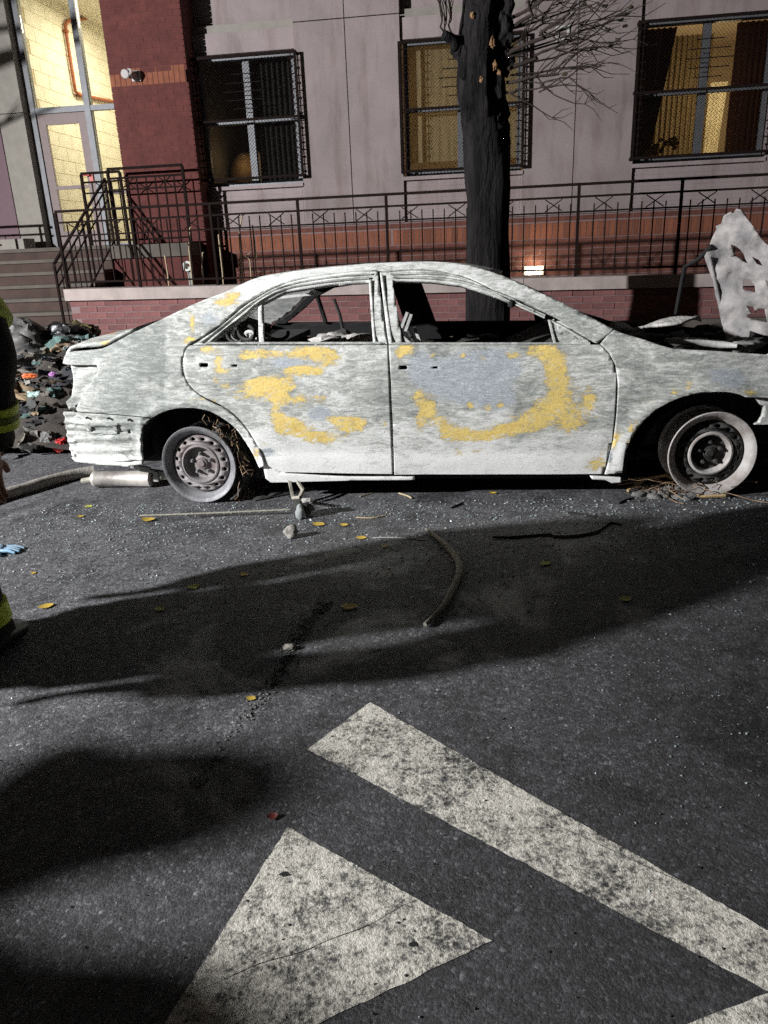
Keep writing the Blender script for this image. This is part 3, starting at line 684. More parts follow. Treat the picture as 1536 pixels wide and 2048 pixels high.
# ------------------------------------------------------------------ street tree
def tree():
    T = thing('street_tree', 'charred black street tree behind the burnt car with thin bare twigs', 'tree', (.0, 6.75, .14))
    Y = 6.75
    cen = [((975, 660), 45), ((977, 520), 43), ((975, 400), 43), ((972, 330), 45), ((968, 260), 49), ((965, 200), 50), ((965, 140), 48), ((965, 90), 47), ((968, 40), 46), ((972, -20), 44)]
    pts = []; rr = []
    base = at(975, 660, Y)
    pts += [Vector((base.x-.02, Y, .12)), Vector((base.x-.01, Y, .25))]; rr += [.20, .155]
    for (u, v), w in cen:
        p = at(u, v, Y); q = at(u+w, v, Y); pts.append(p); rr.append((q-p).length)
    p = pts[-1]; pts += [p+Vector((.02, .02, .5)), p+Vector((.05, .05, 1.1))]; rr += [.13, .09]
    # resample with knots
    n = 44; vs = []; fs = []; rows = 110
    ln = [0]
    for a, c in zip(pts, pts[1:]): ln.append(ln[-1]+(c-a).length)
    def samp(t):
        d = t*ln[-1]
        for i in range(len(pts)-1):
            if d <= ln[i+1]: f = (d-ln[i])/(ln[i+1]-ln[i]); return pts[i].lerp(pts[i+1], f), rr[i]+(rr[i+1]-rr[i])*f
        return pts[-1], rr[-1]
    for j in range(rows+1):
        p, r = samp(j/rows)
        kn = max(0, min(1, (p.z-2.0)/.35))*max(0, min(1, (3.6-p.z)/.4))
        for k in range(n):
            a = 2*pi*k/n; d = Vector((cos(a), sin(a), 0))
            w = 1 + (.10+.20*kn)*noise.noise(Vector((d.x*1.6, d.y*1.6, p.z*2.2))) + (.05+.1*kn)*noise.noise(Vector((d.x*4, d.y*4, p.z*(2+3*kn)))) + .05*noise.noise(Vector((d.x*11, d.y*11, p.z*2.2))) - .05*abs(noise.noise(Vector((d.x*7, d.y*7, p.z*1.1+4))))
            vs.append(p + d*r*w)
    for j in range(rows):
        for k in range(n): fs.append((j*n+k, j*n+(k+1) % n, (j+1)*n+(k+1) % n, (j+1)*n+k))
    MB().add(vs, fs).build('trunk', M_BARK, T, 70)
    # burls, stubs
    for i, (u, v, r, dy) in enumerate(((918, 98, .055, -.06), (940, 132, .085, -.10), (985, 175, .09, -.10), (1000, 60, .10, -.07), (988, 250, .08, -.10), (955, 60, .08, -.09), (1008, 120, .07, -.04), (965, 20, .09, -.09))):
        p = at(u, v, Y+dy); MB().blob(p, (r, r*.7, r*1.5), i+2, 4, .35).build('burl', M_BARK, T, 60)
    for i, (u, v, r) in enumerate(((963, 158, .018), (985, 85, .02), (972, 195, .012), (990, 130, .018), (998, 145, .014), (945, 30, .016))):
        p = at(u, v, Y-.2); MB().blob(p, (r*.8, r*.5, r*1.5), i+20, 3, .9).build('broken_bark_patch', M_RAW, T, 60)
    # limbs going up out of frame
    def limb(a, c, r0, r1, name='limb', m=M_BARK, bend=.08):
        a = Vector(a); c = Vector(c); k = 7; ps = []
        for i in range(k+1):
            t = i/k; o = Vector((noise.noise(a*3+Vector((t*3, 0, 0))), noise.noise(a*3+Vector((0, t*3, 5))), .6*noise.noise(a*2+Vector((7, 0, t*3)))))*bend*sin(pi*min(t, .85)*1.1)
            ps.append(a.lerp(c, t)+o)
        MB().tube(ps, [r0+(r1-r0)*i/k for i in range(k+1)], 8).build(name, m, T, 70); return ps
    top = pts[-1]
    for dx, dy, dz, r in ((-.9, .3, 2.3, .07), (.5, -.5, 2.5, .075), (1.4, .5, 1.9, .06), (-.2, .9, 2.2, .06), (.2, .1, 3, .08)): limb(top-Vector((0, 0, .15)), top+Vector((dx, dy, dz)), r, .015, bend=.25)
    limb(at(925, 95, Y-.08), at(888, 70, Y-.16), .045, .035); limb(at(930, 105, Y-.05), at(955, 10, Y-.15), .05, .04)
    limb(at(960, 60, Y-.1), at(950, -60, Y-.2), .05, .04); limb(at(1005, 60, Y-.08), at(1012, -60, Y-.12), .045, .035)
    # twigs: fan out to the right over the wall
    tw = [((1015, 100), (1180, 40)), ((1015, 90), (1130, 0)), ((1018, 60), (1160, -20)), ((1018, 110), (1265, 20)), ((1025, 165), (1120, 150)), ((1022, 130), (1250, 88)),
          ((895, 75), (868, -20)), ((900, 80), (880, -20)), ((905, 70), (893, -20)), ((1018, 100), (1075, 30)), ((1015, 60), (1240, -20)), ((1015, 115), (1240, 40)), ((1020, 150), (1215, 132))]
    random.seed(17)
    for p, q, r in (((1012, 140), (1128, 88), .017), ((1012, 110), (1142, 28), .019), ((1015, 165), (1122, 146), .014), ((1008, 70), (1085, -30), .018), ((1010, 40), (1150, -40), .015), ((1012, 185), (1090, 175), .010)):
        a = at(*p, Y-.06); c = at(*q, Y-.2+random.uniform(-.3, .2)); ps = limb(a, c, r, r*.4, 'branch', M_TWIG, .16)
        for j in range(6):
            o = ps[random.randint(2, 7)]; d = (c-a).normalized()
            e = o + (d*random.uniform(.5, 1.2) + Vector((random.uniform(.0, .6), random.uniform(-.5, .4), random.uniform(-.55, .75)))).normalized()*random.uniform(.25, .75)
            sag = random.uniform(-.10, .09); n_ = 6; tp = []
            for k in range(n_+1):
                t_ = k/n_; tp.append(o.lerp(e, t_) + Vector((.03*noise.noise(o*5+Vector((t_*3, j, 0))), .03*noise.noise(o*5+Vector((0, t_*3, j))), sag*sin(pi*t_)+.05*noise.noise(o*4+Vector((j, 0, t_*3))))))
            MB().tube(tp, [.0062-.0042*k/n_ for k in range(n_+1)], 6).build('twig', M_TWIG, T, 70)
            for h in range(3):
                o2 = tp[random.randint(2, 5)]; e2 = o2 + (d + Vector((random.uniform(-.4, .8), random.uniform(-.5, .5), random.uniform(-.8, .9)))).normalized()*random.uniform(.08, .26)
                tw.append((None, (o2, o2.lerp(e2, .5)+Vector((0, 0, random.uniform(-.03, .03))), e2)))
    allv = MB()
    for i, (p, q) in enumerate(tw):
        if p is None: allv.tube(q, [.0035, .0027, .0015], 5); continue
        ys = Y-.05+random.uniform(-.25, .15); a = at(*p, Y-.08); c = at(*q, ys)
        ps = limb(a, c, .0085, .0028, 'twig', M_TWIG, min(random.uniform(.15, .32), .22*(c-a).length))
        for j in range(random.randint(4, 8)):
            s = random.randint(2, 6); o = ps[s]; d = (c-a).normalized(); L_ = random.uniform(.12, .4)
            e = o + (d + Vector((random.uniform(-.3, .5), random.uniform(-.5, .5), random.uniform(-.6, .7)))).normalized()*L_
            mid_ = o.lerp(e, .5) + Vector((random.uniform(-.03, .03), 0, random.uniform(-.05, .06)))
            allv.tube([o, mid_, e], [.004, .003, .0018], 5)
    allv.build('twiglet', M_TWIG, T)['kind'] = 'stuff'
    # a few shrivelled leaves
    for i, (u, v) in enumerate(((1243, 40), (1252, 28), (1215, 60), (1235, 80), (1222, 88), (1130, 148), (1250, 52), (1262, 14), (1210, 12), (1168, 8))):
        p = at(u, v, Y-.15); MB().blob(p, (.022, .006, .012), i, 2, .9).build('withered_leaf', mat('withered_leaf', (.05, .045, .022), .8, .4, 20, .3) if i == 0 else bpy.data.materials['withered_leaf'], T, 60)
tree()
T2 = thing('street_tree', 'second bare street tree, standing out of frame on the left', 'tree', (-9.6, 6.7, .14))
q = MB().tube([(-9.6, 6.7, 0), (-9.6, 6.7, .4), (-9.55, 6.72, 2.0), (-9.5, 6.7, 2.9), (-9.3, 6.7, 3.6), (-9.1, 6.75, 4.6), (-8.9, 6.8, 5.6)], [.2, .16, .15, .14, .11, .08, .03], 12); q.build('trunk', M_BARK, T2, 60)
random.seed(8)
q = MB()
for k in range(11):
    a = Vector((-9.45+.03*k*.6, 6.7, 3.5+.13*k)); e = a + Vector((random.uniform(1.8, 4.6), random.uniform(-.7, .9), random.uniform(.1, 1.2))); m = a.lerp(e, .5)+Vector((random.uniform(-.15, .15), 0, random.uniform(-.2, .1)))
    q.tube([a, m, e], [.045, .03, .01], 6)
    for j in range(5):
        o = m.lerp(e, random.random()); q.tube([o, o+Vector((random.uniform(.1, .6), random.uniform(-.3, .3), random.uniform(.0, .6)))], [.012, .004], 5)
q.build('limb', M_BARK, T2, 60)

# ------------------------------------------------------------------ the burnt car
YC = 4.815
CAR = thing('burnt_car', 'burnt out four-door car, ash white and rust yellow, on bare wheel rims', 'car', (-.25, YC, 0))
HW = [(-.2, .80), (.10, .865), (.25, .887), (.45, .903), (.60, .902), (.74, .888), (.86, .860), (.905, .842), (.96, .81), (1.08, .735), (1.20, .655), (1.27, .60), (1.5, .46)]
def hw(x, z):
    for (z0, w0), (z1, w1) in zip(HW, HW[1:]):
        if z <= z1: w = w0+(w1-w0)*max(0, (z-z0))/(z1-z0); break
    else: w = HW[-1][1]
    if x > .9: w -= (x-.9)**2*.10
    if x < -1.75: w -= (-1.75-x)**2*.10
    return w
def S_(u, v):
    Y = YC-.88
    for _ in range(6):
        p = at(u, v, Y); Y = YC - hw(p.x, p.z)
    return at(u, v, Y)
def blobs_val(lst, u, v):
    s = 0
    for b in lst:
        k = b[4] if len(b) > 4 else 1
        s += k*exp(-(((u-b[0])/b[2])**2 + ((v-b[1])/b[3])**2))
    return s
RUST = [(1085,700,34,18),(1110,735,26,28),(1118,775,26,30),(1100,815,38,26),(1062,842,42,20),(1020,858,42,14),(965,872,38,12),(918,868,28,16),(884,850,20,20),(858,815,18,22),(838,790,13,16),(842,842,13,24),(812,697,22,12),(798,713,9,8),(862,709,8,7),(926,710,7,6),(965,712,7,7),(1024,711,12,9),(940,810,9,8),(975,817,10,8),(1000,808,9,5),(1182,800,14,30,.7),(1190,932,22,14),(1232,880,10,24,.8),(930,905,70,12,.45),(1160,820,24,36,.6),(1204,905,12,16,.6),(1140,850,24,18,.8),
        (410,700,28,7),(500,712,30,8),(436,722,9,14),(448,742,16,8),(520,768,34,16),(566,768,34,16),(612,705,26,12),(645,703,28,12),(590,742,18,8,.9),(560,800,24,14),(553,832,14,18),(592,858,32,13),(640,870,38,8),(704,848,20,14),(668,838,24,8,.8),(640,795,24,10,.8),(628,742,24,9,.9),(452,770,12,8,.7),(660,728,20,6,.7),(770,850,8,6,.7),
        (540,706,55,8),(655,714,26,11),(605,742,34,8),(520,784,42,15),(575,850,26,20),(695,852,30,13),(645,882,38,8),(722,845,11,10),(600,800,14,12,.8),(430,760,12,14,.6),
        (450,604,26,11),(384,642,7,20),(374,680,14,10),(470,590,12,7),(404,800,34,7,.5),(512,908,10,14,.9),(530,885,12,8,.7),(480,795,20,6,.5),(352,830,14,6,.4),
        (1348,783,12,9,.8),(1378,770,12,11,.8),(1262,852,10,18,.8),(1258,890,8,14,.7),(1500,785,18,9,.7),(1300,800,20,12,.4)]
BARE = [(930,760,88,62,1.1),(840,735,30,40,.8),(1000,730,50,34,.9),(575,728,60,18,.9),(640,828,28,17,1.2),(600,770,26,12,.7),(420,640,36,34,.7),(535,905,28,14,.9),(300,770,90,40,.35),(1470,760,50,30,.7),(1420,745,60,30,.4),(1220,915,10,26,.9),(640,700,90,8,.4),(1000,800,40,24,.8)]
def ash_light_val(u, v):  # ash whiteness plus painted light: brighter door bottoms, duller tail
    a = max(0, min(1, (v-850)/70.0))*1.1
    if 490 < u < 800 and v < 690: a += .3
    if u < 330: a -= .5
    if u > 1230: a -= .05
    if v < 600: a += .35
    return a
def grid_mesh(polys, step, fx):
    """2-D outline(s) (first outer, rest holes) cut into a fine grid, then mapped by fx(a, b) -> 3-D"""
    P = [[Vector((a, b, 0)) for a, b in p] for p in polys]
    flat = [q for p in P for q in p]
    bm = bmesh.new(); vs = [bm.verts.new(q) for q in flat]
    for t in tessellate_polygon(P):
        try: bm.faces.new([vs[i] for i in t])
        except ValueError: pass
    for ax in (0, 1):
        lo = min(q[ax] for q in flat); hi = max(q[ax] for q in flat)
        k = math.floor(lo/step)+1
        while k*step < hi:
            co = [0, 0, 0]; co[ax] = k*step+1e-5; no = [0, 0, 0]; no[ax] = 1
            bmesh.ops.bisect_plane(bm, geom=bm.verts[:]+bm.edges[:]+bm.faces[:], dist=1e-5, plane_co=co, plane_no=no); k += 1
    bmesh.ops.remove_doubles(bm, verts=bm.verts, dist=1e-5)
    bmesh.ops.recalc_face_normals(bm, faces=bm.faces)
    out = [v.co.copy() for v in bm.verts]; bm.verts.index_update()
    fs = [tuple(v.index for v in f.verts) for f in bm.faces]; bm.free()
    return [fx(c.x, c.y) for c in out], fs
def smooth_line(pts, n=4, closed=False):
    """Catmull-Rom through 2-D points"""
    out = []; m = len(pts); rng = range(m if closed else m-1)
    for i in rng:
        if closed: p0, p1, p2, p3 = (pts[(i+k-1) % m] for k in range(4))
        else: p0, p1, p2, p3 = pts[max(i-1, 0)], pts[i], pts[i+1], pts[min(i+2, m-1)]
        for k in range(n):
            t = k/n
            out.append(tuple(.5*(2*b+(c-a)*t+(2*a-5*b+4*c-d)*t*t+(3*b-a-3*c+d)*t**3) for a, b, c, d in zip(p0, p1, p2, p3)))
    if not closed: out.append(tuple(pts[-1]))
    return out
def side_panel(name, px, mirror=False, inset=0.0, step=.022, disp=None, m=None, parent=None, th=.022, inner=None, holes=(), far_inner=None, label=None):
    m = m or M_BURNT
    def to2(lst): return [(p.x, p.z) for p in (S_(u, v) for u, v in lst)]
    polys = [to2(px)] + [to2(h) for h in holes]
    cache = []
    def fx(x, z):
        y = YC - hw(x, z) + inset
        u, v = proj((x, y, z)); cache.append((u, v))
        w = .0055*noise.noise(Vector((x*3.5, z*4.5, 1.3))) + .0018*noise.noise(Vector((x*11, z*13, 4)))
        if disp: w += disp(u, v, x, z)
        return Vector((x, y - w, z))
    vs, fs = grid_mesh(polys, step, fx)
    par = parent or CAR; org = wloc(par)
    res = []
    for mir in ([False, True] if mirror else [False]):
        me = bpy.data.meshes.new(name)
        pts = [Vector((v.x, 2*YC-v.y, v.z)) if mir else v for v in vs]
        if mir: pts = [Vector((p.x, p.y, p.z-.035)) for p in pts]
        me.from_pydata([p-org for p in pts], [], [tuple(f) for f in fs]); me.update()
        # faces must look outward
        bm = bmesh.new(); bm.from_mesh(me); bm.normal_update()
        sgn = sum(f.normal.y*f.calc_area() for f in bm.faces)
        if (sgn > 0) != mir: bmesh.ops.reverse_faces(bm, faces=bm.faces)
        bm.to_mesh(me); bm.free()
        me.materials.append(m); me.materials.append((far_inner if mir and far_inner else inner) or M_SOOT)
        for an, fn in (('rust', lambda u, v: 0 if mir else min(1.0, blobs_val(RUST, u, v))*.80), ('bare', lambda u, v: min(1, blobs_val(BARE, u, v))*.72), ('ash', ash_light_val)):
            at_ = me.attributes.new(an, 'FLOAT', 'POINT')
            at_.data.foreach_set('value', [fn(u, v) for u, v in cache])
        smooth_me(me, 35)
        o = bpy.data.objects.new(name, me); COL.objects.link(o); o.parent = par
        md = o.modifiers.new('thickness', 'SOLIDIFY'); md.thickness = th; md.offset = -1; md.material_offset = 1; md.material_offset_rim = 1 if mir else 0
        if label and not mir: o['label'] = label
        res.append(o)
    return res[0]
REAR_ARCH = [(304,836),(318,828),(335,821),(355,816),(378,815),(402,817),(428,826),(452,841),(472,858),(490,882),(506,908),(516,930)]
DOOR_REAR_EDGE = [(376,690),(367,708),(364,730),(369,757),(385,780),(410,797),(440,811),(470,833),(495,862),(512,890),(524,914),(530,930)]
QTOP = [(125,727),(128,714),(134,707),(146,703),(178,700),(204,697),(222,689),(246,676),(269,664),(308,646),(360,621),(412,598),(449,585)]
FRAME_OUT_R = [(378,688),(440,649),(476,616),(518,589),(570,564),(648,548),(747,539)]
ROOF_EDGE = [(479,570),(518,554),(555,547),(622,538),(700,530),(752,526),(840,523),(881,524),(916,527),(958,536),(1004,551),(1056,574),(1127,606),(1179,633),(1226,658)]
FRAME_OUT_F = [(756,539),(777,541),(828,537),(888,541),(951,560),(1021,599),(1091,631),(1144,658),(1190,685)]
LAMP_POCKET = [(135,730),(193,730),(196,740),(184,762),(166,788),(152,818),(132,822),(126,806),(138,794),(140,775),(138,750)]
# uniside: quarter panel, C pillar, cant rail and A pillar in one sheet
ring = smooth_line(QTOP+ROOF_EDGE, 2) + [(1212,672),(1197,686)] + list(reversed(smooth_line(FRAME_OUT_F, 2))) + list(reversed(smooth_line(FRAME_OUT_R, 2)))[0:] + smooth_line(DOOR_REAR_EDGE, 2)[1:] + [(519,936)] + list(reversed(smooth_line(REAR_ARCH, 2))) + [(302,834),(220,828),(155,823),(152,818),(166,788),(184,762),(196,740),(193,730),(135,730)]
def qdisp(u, v, x, z):
    d = 0
    # swelling of the arch lip
    e = sqrt(((u-385)/150)**2 + ((v-925)/118)**2)
    if .9 < e < 1.25 and v < 935: d += .014*max(0, 1-abs(e-1.0)/.16)
    return d
body = side_panel('body_side', ring, mirror=True, disp=qdisp, far_inner=M_ASHIN)
side_panel('tail_lamp_pocket', LAMP_POCKET, inset=.035, disp=lambda u, v, x, z: .006*sin(u*.16)*sin(v*.11), mirror=False, inner=M_SOOT)
def ddisp(u, v, x, z):
    d = -.006*exp(-((v-905)/14.0)**2) + .004*exp(-((v-702)/10.0)**2)
    return d
def handle_holes(a, b):
    (u, v), (p, q) = a, b
    return [[(u-8,v-4),(u+7,v-4),(u+9,v),(u+7,v+4),(u-8,v+4),(u-10,v)], [(p-5,q-2),(p+4,q-3),(p+6,q),(p+4,q+3),(p-5,q+2)]]
rd = smooth_line(DOOR_REAR_EDGE, 2)
rdoor = [(380,691)] + [(u+2.0, v-1.0) for u, v in rd[1:]] + [(545,936),(562,944),(700,947),(786,947.5),(783.5,850),(779,760),(774.5,690)]
side_panel('rear_door', rdoor, mirror=True, disp=ddisp, holes=handle_holes((408,730),(469,731)), label='rear door with two ragged rust yellow rings')
fd_edge = [(1198,689),(1216,706),(1229,730),(1234,770),(1232,820),(1225,878),(1213,928),(1207,948)]
fdoor = [(777.3,690),(782,760),(786,850),(789,949)] + [(1000,949)] + list(reversed(smooth_line(fd_edge, 2)))
side_panel('front_door', fdoor, mirror=True, disp=ddisp, holes=handle_holes((806,735),(870,735)), label='front door with a large grey patch ringed in rust yellow')
# fender
F_ARCH = [(1244,946),(1248,915),(1257,887),(1275,856),(1302,827),(1340,803),(1380,789),(1420,783),(1455,783),(1482,789),(1498,794)]
fend = [(1201,687),(1212,673),(1228,660),(1250,668),(1290,680),(1318,690),(1345,697),(1440,702),(1536,709),(1640,720),(1740,748),(1790,790),(1800,830),(1700,820),(1600,800),(1540,796)] + list(reversed(smooth_line(F_ARCH, 2))) + [(1209.5,949),(1215.5,928),(1227,878),(1234,820),(1236,770),(1231,730),(1218,706)]
def fdisp(u, v, x, z):
    e = sqrt(((u-1410)/172)**2 + ((v-945)/165)**2); d = 0
    if .88 < e < 1.2 and v < 946: d += .012*max(0, 1-abs(e-.99)/.12)
    d += .012*exp(-((v-708)/10.0)**2)*(1 if u > 1300 else 0)
    return d
side_panel('front_fender', fend, mirror=True, disp=fdisp)
# stamped panel behind the lost rear bumper
bump_px = [(156,826),(220,831),(301,837),(293,842),(284,856),(280,880),(282,905),(286,920),(230,923),(150,918),(142,912),(133,879),(129,850),(125,824),(140,824)]
def bdisp(u, v, x, z):
    d = .008*sin((v-870)/24.0*2*pi)*(1 if 150 < u < 262 and v > 862 else .35)
    if abs(u-207) < 30 and abs(v-857) < 10 and not (abs(u-207) < 22 and abs(v-857) < 5): d += .012
    if abs(u-207) < 44 and abs(v-852) < 1: d += .0
    d += .010*exp(-((v-846)/3.0)**2) + (.006*sin(v*.45) if u < 150 else 0) + .010*exp(-((u-283)/7.0)**2)
    return d
side_panel('rear_bumper_panel', bump_px, inset=.012, step=.009, disp=bdisp, holes=[[(253,860),(259,860),(259,868),(253,868)]])
side_panel('rear_valance_lip', [(143,915),(160,921),(200,924),(258,926),(284,921),(285,928),(256,933),(190,929),(150,923)], inset=.0, step=.02)
for u, v in ((173,836),(216,837),(257,840),(152,812)): MB().tube([S_(u, v)+Vector((0, -.003, 0)), S_(u, v)+Vector((0, .02, 0))], .0065, 8).build('bolt_hole', M_SOOT, CAR)
# window frames of the doors, B pillars, quarter light bar, mirror triangle
rf = smooth_line(FRAME_OUT_R, 3)
rframe = [(381,690)] + [(u+1.5, v+2.5) for u, v in rf[2:-1]] + [(754,543),(773.5,689),(746,688),(737,562),(664,567),(570,582),(515,610),(487,634),(440,670),(414,689)]
side_panel('rear_door_frame', rframe, mirror=True, inset=.012, th=.03)
ff = smooth_line(FRAME_OUT_F, 3)
fframe = [(759,545),(777,545)] + [(u-1, v+4) for u, v in ff[5:-1]] + [(1180,687),(1108,687),(1098,638),(1086,633),(1039,611),(986,590),(923,569),(863,562),(784,560),(806,689),(777,689)]
tri_hole = [(1113,646),(1158,678),(1119,680)]
side_panel('front_door_frame', fframe, mirror=True, inset=.012, th=.03, holes=[tri_hole])
side_panel('mirror_mount', [(1110,643),(1164,681),(1116,683)], inset=.035, step=.008, disp=lambda u, v, x, z: .012*(1 if int((v-640)/9) % 2 else -1))
side_panel('quarter_light_bar', [(514,597),(523,593),(527,690),(517,690)], inset=.016, th=.025, mirror=True)
def on_side(pts, off): return [S_(u, v)+Vector((0, -off, 0)) for u, v in pts]
for pts, r, of in ((smooth_line([(418,684),(442,664),(489,628),(517,604),(571,577),(664,562),(738,556)], 3), .007, -.006), (smooth_line([(400,685),(440,656),(480,623),(518,596),(570,571),(655,555),(742,548)], 3), .005, -.006),
                   (smooth_line([(786,554),(863,556),(923,564),(986,583),(1039,604),(1091,628)], 3), .008, -.006), (smooth_line([(780,548),(888,548),(951,566),(1021,604),(1091,636),(1150,668),(1176,684)], 3), .006, -.006),
                   ([(741,560),(750,686)], .006, -.006), ([(764,550),(783,686)], .006, -.006), ([(1098,637),(1110,686)], .008, -.004), ([(412,686.5),(520,686.5),(760,686.5)], .007, 0), ([(786,687.5),(900,687.5),(1108,687.5),(1180,687)], .007, 0)):
    MB().tube(on_side(pts, of), r, 6).build('window_trim', M_BURNT, CAR, 60)
# sill
side_panel('sill', [(524,926),(547,938),(560,946),(640,953),(700,956),(829,955),(829,961),(700,962),(560,966),(540,966),(530,958)], step=.02, inset=.012)
side_panel('sill', [(1180,953),(1243,958),(1243,966),(1225,968),(1212,962),(1185,960)], step=.02, inset=.012)
MB().box((-1.33, YC-.80, .105), (.74, YC-.62, .20)).box((-1.33, YC+.62, .08), (.74, YC+.84, .20)).build('inner_sill', M_SOOT, CAR)
# floor pan, wheel wells, bulkheads
b = MB(); b.box((-2.3, YC-.61, .16), (1.95, YC+.61, .205)); b.build('floor_pan', M_SOOT, CAR)
for x, r in ((-1.66, .37), (1.16, .37)):
    for sgn in (-1, 1):
        b = MB(); n = 14; ring0 = [(x + r*cos(pi*k/n), .2 + r*sin(pi*k/n)*1.0) for k in range(n+1)]
        ya, yb = YC+sgn*.84, YC+sgn*.52
        vs = [(q[0], y, q[1]) for y in (ya, yb) for q in ring0]; fs = [(k, k+1, n+2+k, n+1+k) for k in range(n)]
        vs += [(x, yb, .2)]; c = len(vs)-1; fs += [(n+1+k, n+2+k, c) for k in range(n)]
        b.add(vs, fs).build('wheel_well', M_SOOT, CAR, 40)
for q in (((.70, YC-.80, .2), (.75, YC+.80, .80)), ((-1.98, YC-.70, .2), (-1.94, YC+.70, .80)), ((-2.36, YC-.72, .3), (-2.32, YC+.72, .86))): MB().box(*q).build('bulkhead', M_SOOT, CAR)
MB().box((-1.94, YC-.70, .76), (-1.30, YC+.70, .80)).build('parcel_shelf', M_CHAR, CAR)
# roof, sagged a little, between the two cant rails
re = smooth_line(ROOF_EDGE, 3); re = [p for p in re if 474 < p[0] < 1000]
E3 = [S_(u, v) for u, v in re]; vs = []; fs = []; ncol = 22
for i, p in enumerate(E3):
    for j in range(ncol+1):
        s = j/ncol; y = p.y + (2*YC-2*p.y)*s
        z = p.z - .004 + .022*sin(pi*s) + .006*noise.noise(Vector((p.x*3, y*3, 0))) - .018*exp(-((p.x+.3)/.5)**2 - ((y-YC)/.4)**2) - .035*s
        vs.append(Vector((p.x + .10*sin(pi*s)*((1 if i > len(E3)*.7 else -1 if i < len(E3)*.12 else 0)*0 + (i/(len(E3)-1)-.45)), y, z)))
for i in range(len(E3)-1):
    for j in range(ncol): a = i*(ncol+1)+j; fs.append((a, a+ncol+1, a+ncol+2, a+1))
o = MB().add(vs, fs).build('roof', M_BURNT, CAR, 40)
o.data.materials.append(M_SOOT); md = o.modifiers.new('thickness', 'SOLIDIFY'); md.thickness = .03; md.offset = -1; md.material_offset = 1; md.material_offset_rim = 0
# trunk lid
lid_n = [S_(u, v) for u, v in smooth_line([(130,712),(136,700),(150,694),(180,692),(204,689),(222,681),(246,668),(265,660)], 2)]
vs = []; fs = []; nc = 18
for i, p in enumerate(lid_n):
    for j in range(nc+1):
        s = j/nc; y = p.y+.012 + (2*YC-2*p.y-.024)*s
        vs.append(Vector((p.x - .05*sin(pi*s)*(1-i/len(lid_n)), y, p.z + .010 + .028*sin(pi*s)**.7 - .035*s + .005*noise.noise(Vector((p.x*6, y*5, 2))))))
for i in range(len(lid_n)-1):
    for j in range(nc): a = i*(nc+1)+j; fs.append((a, a+nc+1, a+nc+2, a+1))
o = MB().add(vs, fs).build('trunk_lid', M_BURNT, CAR, 40)
at_ = o.data.attributes.new('rust', 'FLOAT', 'POINT')
at_.data.foreach_set('value', [min(1, blobs_val([(170,695,12,5),(208,683,16,4),(215,668,18,4)], *proj(v.co+wloc(o))))*.62 for v in o.data.vertices])
md = o.modifiers.new('thickness', 'SOLIDIFY'); md.thickness = .02; md.offset = -1
for sg in (-1, 1):
    w0_, w1_ = (.05, .045) if sg < 0 else (.115, .10)
    xb, xt = (-.455, -.60)
    MB().prism([(xb-w0_, YC+sg*.80, .70), (xb+w0_, YC+sg*.80, .70), (xt+w1_, YC+sg*.60, 1.20), (xt-w1_, YC+sg*.60, 1.20)], (0, -sg*.05, 0)).build('centre_pillar', M_SOOT, CAR)
# dashboard, seat frames, heaps of ash inside
b = MB(); b.tube([(.42, YC-.74, .80), (.45, YC, .83), (.42, YC+.74, .78)], .05, 10); b.tube([(.55, YC-.74, .82), (.6, YC, .85), (.55, YC+.74, .80)], .03, 8)
b.build('dashboard_beam', M_CHAR, CAR, 40)
vs = []; fs = []
for i in range(9):
    for j in range(15):
        x = .12+.075*i; y = YC-.72+1.44*j/14
        vs.append((x, y, .70+.13*sin(min(1, i/6)*pi/2)+.025*noise.noise(Vector((x*9, y*7, 3)))))
for i in range(8):
    for j in range(14): a = i*15+j; fs.append((a, a+15, a+16, a+1))
MB().add(vs, fs).build('dashboard_ash', M_CHAR, CAR, 50)
def seat(x, y, back, name='seat_frame', tall=.62, w=.44, m=M_CHAR):
    q = MB(); t = .014
    for s in (-1, 1):
        q.tube([(x-.12, y+s*w/2, .30), (x+.38, y+s*w/2, .34)], t); q.tube([(x-.10, y+s*w/2, .34), (x-.10-back, y+s*w/2*.9, .34+tall)], t)
    q.tube([(x-.10-back, y-w/2*.9, .34+tall), (x-.10-back, y+w/2*.9, .34+tall)], t); q.tube([(x+.38, y-w/2, .34), (x+.38, y+w/2, .34)], t)
    for k in range(4): q.tube([(x-.10-back*(k+1)/5, y-w/2*.9, .34+tall*(k+1)/5), (x-.10-back*(k+1)/5, y+w/2*.9, .34+tall*(k+1)/5)], .005, 5)
    for k in range(5): q.tube([(x-.1+.09*k, y-w/2, .33), (x-.1+.09*k, y+w/2, .34)], .005, 5)
    q.build(name, m, CAR, 40)
seat(-.25, YC-.36, .24, tall=.50); seat(-.25, YC+.36, .24, tall=.50)
M_BRIGHT = mat('pale_burnt_tube', (.58, .58, .56), .7, .35, 12, .3)
for p, q, Y in (((803,655),(815,624),YC-.5), ((811,662),(823,628),YC-.5), ((804,672),(824,690),YC-.5), ((829,655),(843,692),YC-.45), ((541,597),(641,586),YC+.2)):
    a = at(*p, Y); c = at(*q, Y); MB().bar(a, c, .024, .016).build('seat_bracket', M_BRIGHT, CAR)
